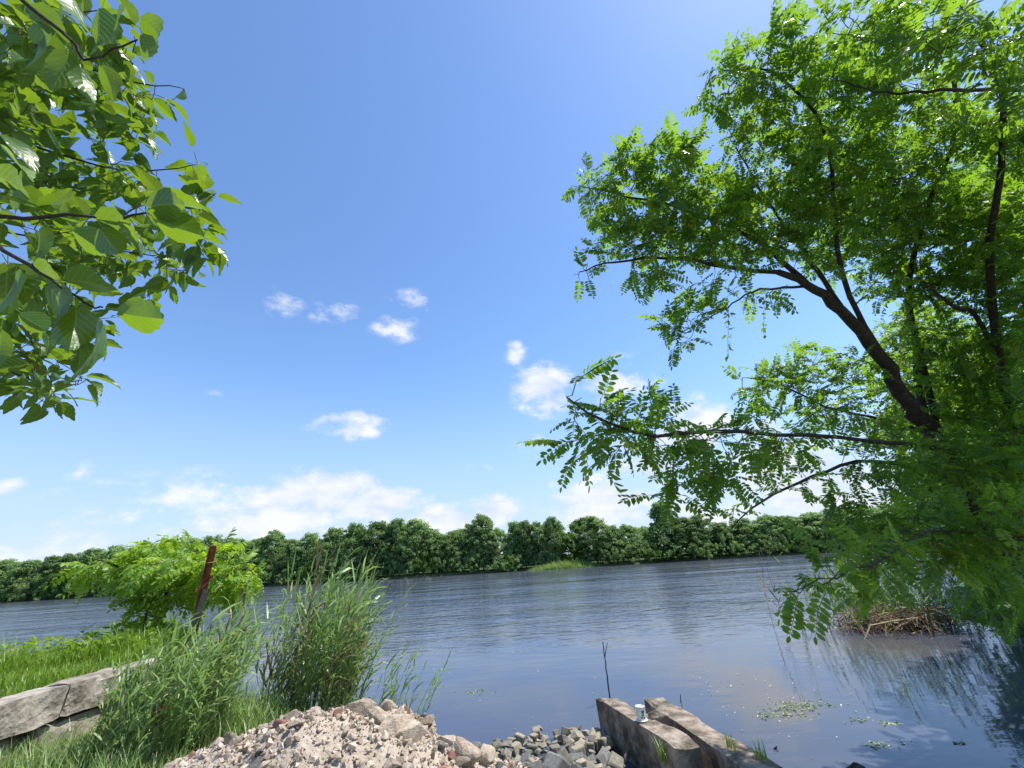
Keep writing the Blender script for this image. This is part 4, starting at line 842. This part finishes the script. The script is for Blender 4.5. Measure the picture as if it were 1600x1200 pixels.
def build_grass():
    n = 60000; x = rng.uniform(-14, -4.8, n); y = rng.uniform(2.5, 11.5, n); d = sdf(TERR, x, y); k = (d > -.05) & (noise2(x + 40, y + 40, 1.7, 8) > rng.random(n) * .5); x, y = x[k], y[k]; n = len(x)
    hh = (.05 + .34 * noise2(x + 10, y + 10, 1.3, 11) ** 2) * rng.uniform(.5, 1.7, n); V, Fa, rd = blades(n, (x, y), hh, rng.uniform(.006, .014, n))
    tag(link('bank_grass', mesh_np('bank_grass', V, Fa, M_grass, rd)), 'bright green grass and weeds on top of the retaining wall bank', 'grass', kind='stuff')
    # rank grass at the feet of the reeds and the wall
    n = 16000; x = rng.uniform(-4.9, -1.7, n); y = rng.uniform(3.2, 7.0, n); k = (ground_h(x, y) > .04) & (heap_h(x, y) < .06) & (noise2(x + 60, y + 60, 2.3, 14) > rng.random(n) * .75); x, y = x[k], y[k]; n = len(x)
    V, Fa, rd = blades(n, (x, y), (.08 + .34 * noise2(x + 20, y + 20, 1.6, 15)) * rng.uniform(.5, 1.3, n), rng.uniform(.006, .013, n))
    tag(link('foot_grass', mesh_np('foot_grass', V, Fa, M_reed, rd)), 'rank green grass around the feet of the reeds', 'grass', kind='stuff')
    # low broad weeds
    n = 9000; x = rng.uniform(-13, -5.2, n); y = rng.uniform(3.5, 11, n); d = sdf(TERR, x, y); k = (d > -.6) & (d < 3); k &= (noise2(x + 80, y + 80, 1.1, 12) > .45); x, y = x[k], y[k]; n = len(x)
    R = frames(np.stack([rng.normal(size=n), rng.normal(size=n), rng.uniform(0, .8, n)], 1), np.array([0, 0, 1.]) + rng.normal(size=(n, 3)) * .3) * rng.uniform(.05, .12, n)[:, None, None]
    T = np.stack([x, y, np.maximum(ground_h(x, y), 0) + rng.uniform(.03, .3, n)], 1)
    V, Fa, rd, U = merge(MUL, rng.integers(0, 9, n), R, T); tag(link('bank_weeds', mesh_np('bank_weeds', V, Fa, M_grass, rd, uv=U)), 'low leafy weeds along the edge of the grassy bank', 'weeds', kind='stuff')
    # tufts by the beam
    for px, py, s, lab in ((1040, 1196, .2, 'thin grass tuft growing beside the short beam'), (1190, 1185, .12, 'small green sprig on the long beam near the water'), (1143, 1165, .1, 'tiny green sprig sprouting between the two beams')):
        p = atz(px, py, .35 if py < 1194 else .2); m = 26; V, Fa, rd = blades(m, (p[0] + rng.normal(size=m) * .025, p[1] + rng.normal(size=m) * .025), rng.uniform(.4, 1.2, m) * s, rng.uniform(.004, .009, m))
        V[:, 2] += .2 - V[:, 2].min(); V -= np.array([p[0], p[1], .2]); tag(link('grass_tuft', mesh_np('grass_tuft', V, Fa, M_grass, rd), None, Matrix.Translation((p[0], p[1],   .2 if py > 1194 else .33))), lab, 'grass')
    # floating weed and flecks
    T = []; 
    for px, py, sx, sy, m in ((1240, 1108, 34, 11, 130), (1275, 1100, 30, 6, 40), (740, 1081, 22, 4, 40), (1375, 1163, 22, 6, 30), (1345, 1125, 18, 5, 20), (1390, 1130, 12, 3, 16), (1200, 1118, 22, 7, 40), (1500, 1160, 14, 3, 10)):
        for _ in range(m): T.append(atz(px + rng.normal() * sx * .6, py + rng.normal() * sy * .6, .004))
    T = np.array(T); n = len(T); R = frames(np.stack([rng.normal(size=n), rng.normal(size=n), 0 * T[:, 0]], 1), np.array([0, 0, 1.]) + rng.normal(size=(n, 3)) * .06) * rng.uniform(.015, .045, n)[:, None, None]
    T[:, 2] = rng.uniform(.003, .008, n); V, Fa, rd, U = merge(MUL, rng.integers(0, 9, n), R, T); tag(link('floating_weed', mesh_np('floating_weed', V, Fa, M_weed, rd, uv=U)), 'scattered patches of pale green weed floating on the water', 'water weed', kind='stuff')
    T = np.array([atz(px, py, .004) for px, py in np.column_stack([np.concatenate([rng.uniform(700, 1500, 60), rng.normal(1170, 70, 60)]), np.concatenate([rng.uniform(1010, 1195, 60), rng.normal(1085, 28, 60)])]) if py > 1000])
    T = T[sdf(NEAR, T[:, 0], T[:, 1]) < -.1]; n = len(T); R = frames(np.stack([rng.normal(size=n), rng.normal(size=n), 0 * T[:, 0]], 1), np.array([0, 0, 1.]) + rng.normal(size=(n, 3)) * .1) * rng.uniform(.01, .03, n)[:, None, None]
    V, Fa, rd, U = merge(MUL, rng.integers(0, 9, n), R, T + [0, 0, .004]); tag(link('floating_leaves', mesh_np('floating_leaves', V, Fa, M_fleck, rd, uv=U)), 'pale fallen leaves and flecks adrift on the calm water', 'leaves', kind='stuff')
build_grass()

# ------------------------------------------------------------------ far bank trees
def far_crown(seed, n=11000, shape='round'):
    r = np.random.default_rng(seed); Cs = []
    k = 210 if shape != 'shrub' else 60
    for i in range(k):
        z = r.uniform(.04, .93); 
        if shape == 'round': w = .44 * math.sin(math.pi * min(1, .12 + .80 * z)) ** .6 + .03
        elif shape == 'cone': w = .42 * (1 - z) ** .75 + .06
        else: w = .5 * math.sqrt(max(0, 1 - z * z)) + .05
        if i % 7 == 0 and shape != 'shrub': z = r.uniform(.82, 1.0); w = .16
        a = r.uniform(0, 6.28); q = w * math.sqrt(r.uniform(.05, 1.0)); Cs.append((math.cos(a) * q, math.sin(a) * q, z, r.uniform(.035, .09)))
    Cs = np.array(Cs); ci = r.integers(0, k, n); d = norm(r.normal(size=(n, 3))); d[:, 2] = np.where(d[:, 2] < -.35, -d[:, 2], d[:, 2])
    P = Cs[ci, :3] + d * Cs[ci, 3:4] * (.35 + 1.05 * r.random((n, 1)) ** .7) * (np.array([1.2, 1.2, .8]) if shape != 'shrub' else np.array([.9, .9, 1.7]))
    nr = norm(d + np.array([0, 0, .5]) + r.normal(size=(n, 3)) * .6); t = norm(np.cross(nr, r.normal(size=(n, 3)))); b = np.cross(nr, t); s = r.uniform(.007, .017, (n, 1))
    if shape == 'shrub': t = t * np.array([.8, .8, 1.5]); b = b * np.array([.8, .8, 1.5])
    V = np.stack([P - t * s - b * s * .7, P + t * s * .9 - b * s * .8, P + t * s + b * s * .8, P - t * s * .7 + b * s], 1).reshape(-1, 3)
    return V, np.arange(n * 4).reshape(-1, 4), np.repeat(np.clip(r.random(k)[ci] * .6 + r.random(n) * .4, 0, .99), 4)
def build_far():
    KIND = {}
    for i in range(5): KIND[('round', i)] = far_crown(i, 17000)
    for i in range(2): KIND[('cone', i)] = far_crown(20 + i, 17000, 'cone')
    for i in range(2): KIND[('shrub', i)] = far_crown(30 + i, 5000, 'shrub')
    ME = {}
    for (k, i), (V, Fa, rd) in KIND.items():
        ME[(k, i, 0)] = mesh_np('crown', V, Fa, M_far, rd); ME[(k, i, 1)] = mesh_np('crown', V, Fa, M_far2, rd)
    tv = []
    z = np.linspace(-.02, .8, 7); tp = [(np.column_stack([.01 * np.sin(z * 7), .012 * np.cos(z * 5), z]), np.linspace(.017, .004, 7))]
    for k in range(6):
        a = k * 1.1; s = .25 + .08 * k; tp.append((np.array([[0, 0, s], [.12 * math.cos(a), .12 * math.sin(a), s + .1], [.25 * math.cos(a), .25 * math.sin(a), s + .16]]), np.array([.007, .005, .002])))
    V, Fa = tubes(tp, 6); TR = mesh_np('trunk', V, Fa, M_bark, smooth=True)
    def tree(px, top, wpx, kind='round', pale=0, back=3.0, name='bank_tree', label=None, group=None, cat='tree'):
        # where the line of sight meets the strip `back` metres behind the waterline
        d = ray(px, top); d2 = d[:2]; s = ((BA + BN * back) @ BN) / (d2 @ BN); p = d2 * s; zt = HC + d[2] * s
        z0 = max(0.0, float(ground_h(p[0:1], p[1:2])[0])) - .05; H = zt - z0; dep = proj(np.array([[p[0], p[1], 2]]))[0, 2]; W = wpx / F * dep
        o = empty(name, (p[0], p[1], z0), label, cat, group)
        v = int(rng.integers(0, 5 if kind == 'round' else 2)); S = Matrix.Rotation(rng.uniform(0, 6.28), 4, 'Z') @ Matrix.Diagonal((W * 1.0, W * 1.0, H * .985, 1))
        link('trunk', TR, o, Matrix.Diagonal((H, H, H, 1))); link('crown', ME[(kind, v, pale)], o, S)
    LR = 'dark green broadleaf tree in the front row along the far bank'; GR = 'front row of trees on the far bank'
    rowf = [(-60, 880, 70), (-20, 884, 60), (12, 877, 55), (50, 882, 50), (85, 875, 50), (115, 866, 50), (148, 860, 50), (185, 853, 55), (225, 850, 55), (262, 846, 50), (300, 845, 60), (335, 840, 55), (372, 842, 50), (405, 842, 50), (431, 832, 55), (462, 842, 45), (486, 837, 50), (524, 828, 50), (556, 824, 50), (592, 819, 58), (622, 816, 55), (650, 813, 52), (678, 830, 44), (712, 827, 52), (735, 820, 44), (776, 826, 46), (803, 817, 46), (818, 813, 42), (838, 819, 42), (862, 810, 46), (925, 809, 56), (952, 824, 44), (978, 822, 50), (1062, 812, 60), (1088, 807, 50), (1122, 816, 50), (1158, 812, 56), (1194, 806, 56), (1228, 805, 56), (1262, 798, 60), (1300, 797, 60), (1345, 792, 64), (1390, 790, 64), (1440, 785, 66), (1490, 784, 66), (1545, 780, 70), (1600, 778, 70), (1660, 775, 75)]
    OWN = {925: 'rounded dark tree beside the pale reed bed on the far bank', 862: 'slim pointed dark tree just behind the pale reed bed', 1062: 'dark tree on the shoulder of the tallest conical tree', 978: 'low round tree next to the tallest conical tree', 431: 'rounded far bank tree beside the bright young tree crown', 735: 'dark tree leaning on the tall tree that tops its neighbours'}
    for x, t, w in rowf: tree(x, t + rng.normal() * 2.5, w * rng.uniform(.95, 1.15), 'cone' if rng.random() < .22 else 'round', label=OWN.get(x, LR), group=GR)
    tree(753, 806, 50, 'round', label='tall dark tree rising above its neighbours on the far bank', name='bank_tree')
    tree(1031, 787, 80, 'cone', label='tallest tree on the far bank with a broad conical top')
    for x, t, w in ((690, 838, 40), (893, 834, 44), (1135, 830, 44), (1108, 836, 36)):
        tree(x, t, w * 1.2, 'round', 1, 3.4, label='lower light green tree among the dark ones on the far bank', group='light green trees on the far bank', name='pale_tree')
    LB = 'hazy green tree top showing behind the front row on the far bank'; GB = 'back row of trees on the far bank'
    for x in np.arange(-70, 1680, 46):
        xx = x + rng.uniform(-14, 14); t = float(np.interp(xx, [r[0] for r in rowf], [r[1] for r in rowf])) + rng.uniform(2, 12); tree(xx, t, 58, pale=int(rng.random() < .25), back=rng.uniform(9, 15), label=LB, group=GB)
    LS = 'low waterside shrub overhanging the far waterline'; GS = 'shrubs at the foot of the far trees'
    for x in np.arange(-60, 1500, 27):
        if 830 < x < 935: continue
        xx = x + rng.uniform(-9, 9); base = np.interp(xx, [0, 1250], [942, 866]); tree(xx, base - rng.uniform(22, 42), rng.uniform(32, 48), 'shrub', int(rng.random() < .15), .6, 'waterside_shrub', LS, GS, 'shrub')
    # trees crowding the near right bank behind the locust
    for x, y, H, W in ((12.4, 10.6, 5.6, 5.2), (12.6, 7.4, 6.4, 5.0), (15.5, 12.8, 7.0, 6.0)):
        o = empty('shady_tree', (x, y, .25), 'dark leafy tree crowding the bank behind the leaning locust', 'tree', 'trees behind the leaning locust')
        link('trunk', TR, o, Matrix.Diagonal((H, H, H, 1))); link('crown', ME[('round', int(rng.integers(5)), 0)], o, Matrix.Rotation(rng.uniform(0, 6.28), 4, 'Z') @ Matrix.Diagonal((W, W, H, 1)))
    # pale reed bed
    n = 3800; u = rng.random(n); px = 815 + 122 * u; P = []
    for x, y in zip(px, rng.uniform(-.2, 1, n)):
        d = ray(x, 880)[:2]; s = ((BA + BN * (y * 1.6 - 1.4)) @ BN) / (d @ BN); P.append(d * s)
    P = np.array(P); V, Fa, rd = blades(n, (P[:, 0], P[:, 1]), rng.uniform(1.0, 2.0, n) * (.12 + .88 * np.sin(u * 3.1416) ** .7), rng.uniform(.03, .07, n)); V[:, 2] += 0.15
    tag(link('far_reed_bed', mesh_np('far_reed_bed', V, Fa, M_reed, rd)), 'pale green reed bed at the waterline of the far bank', 'reeds', kind='stuff')
build_far()
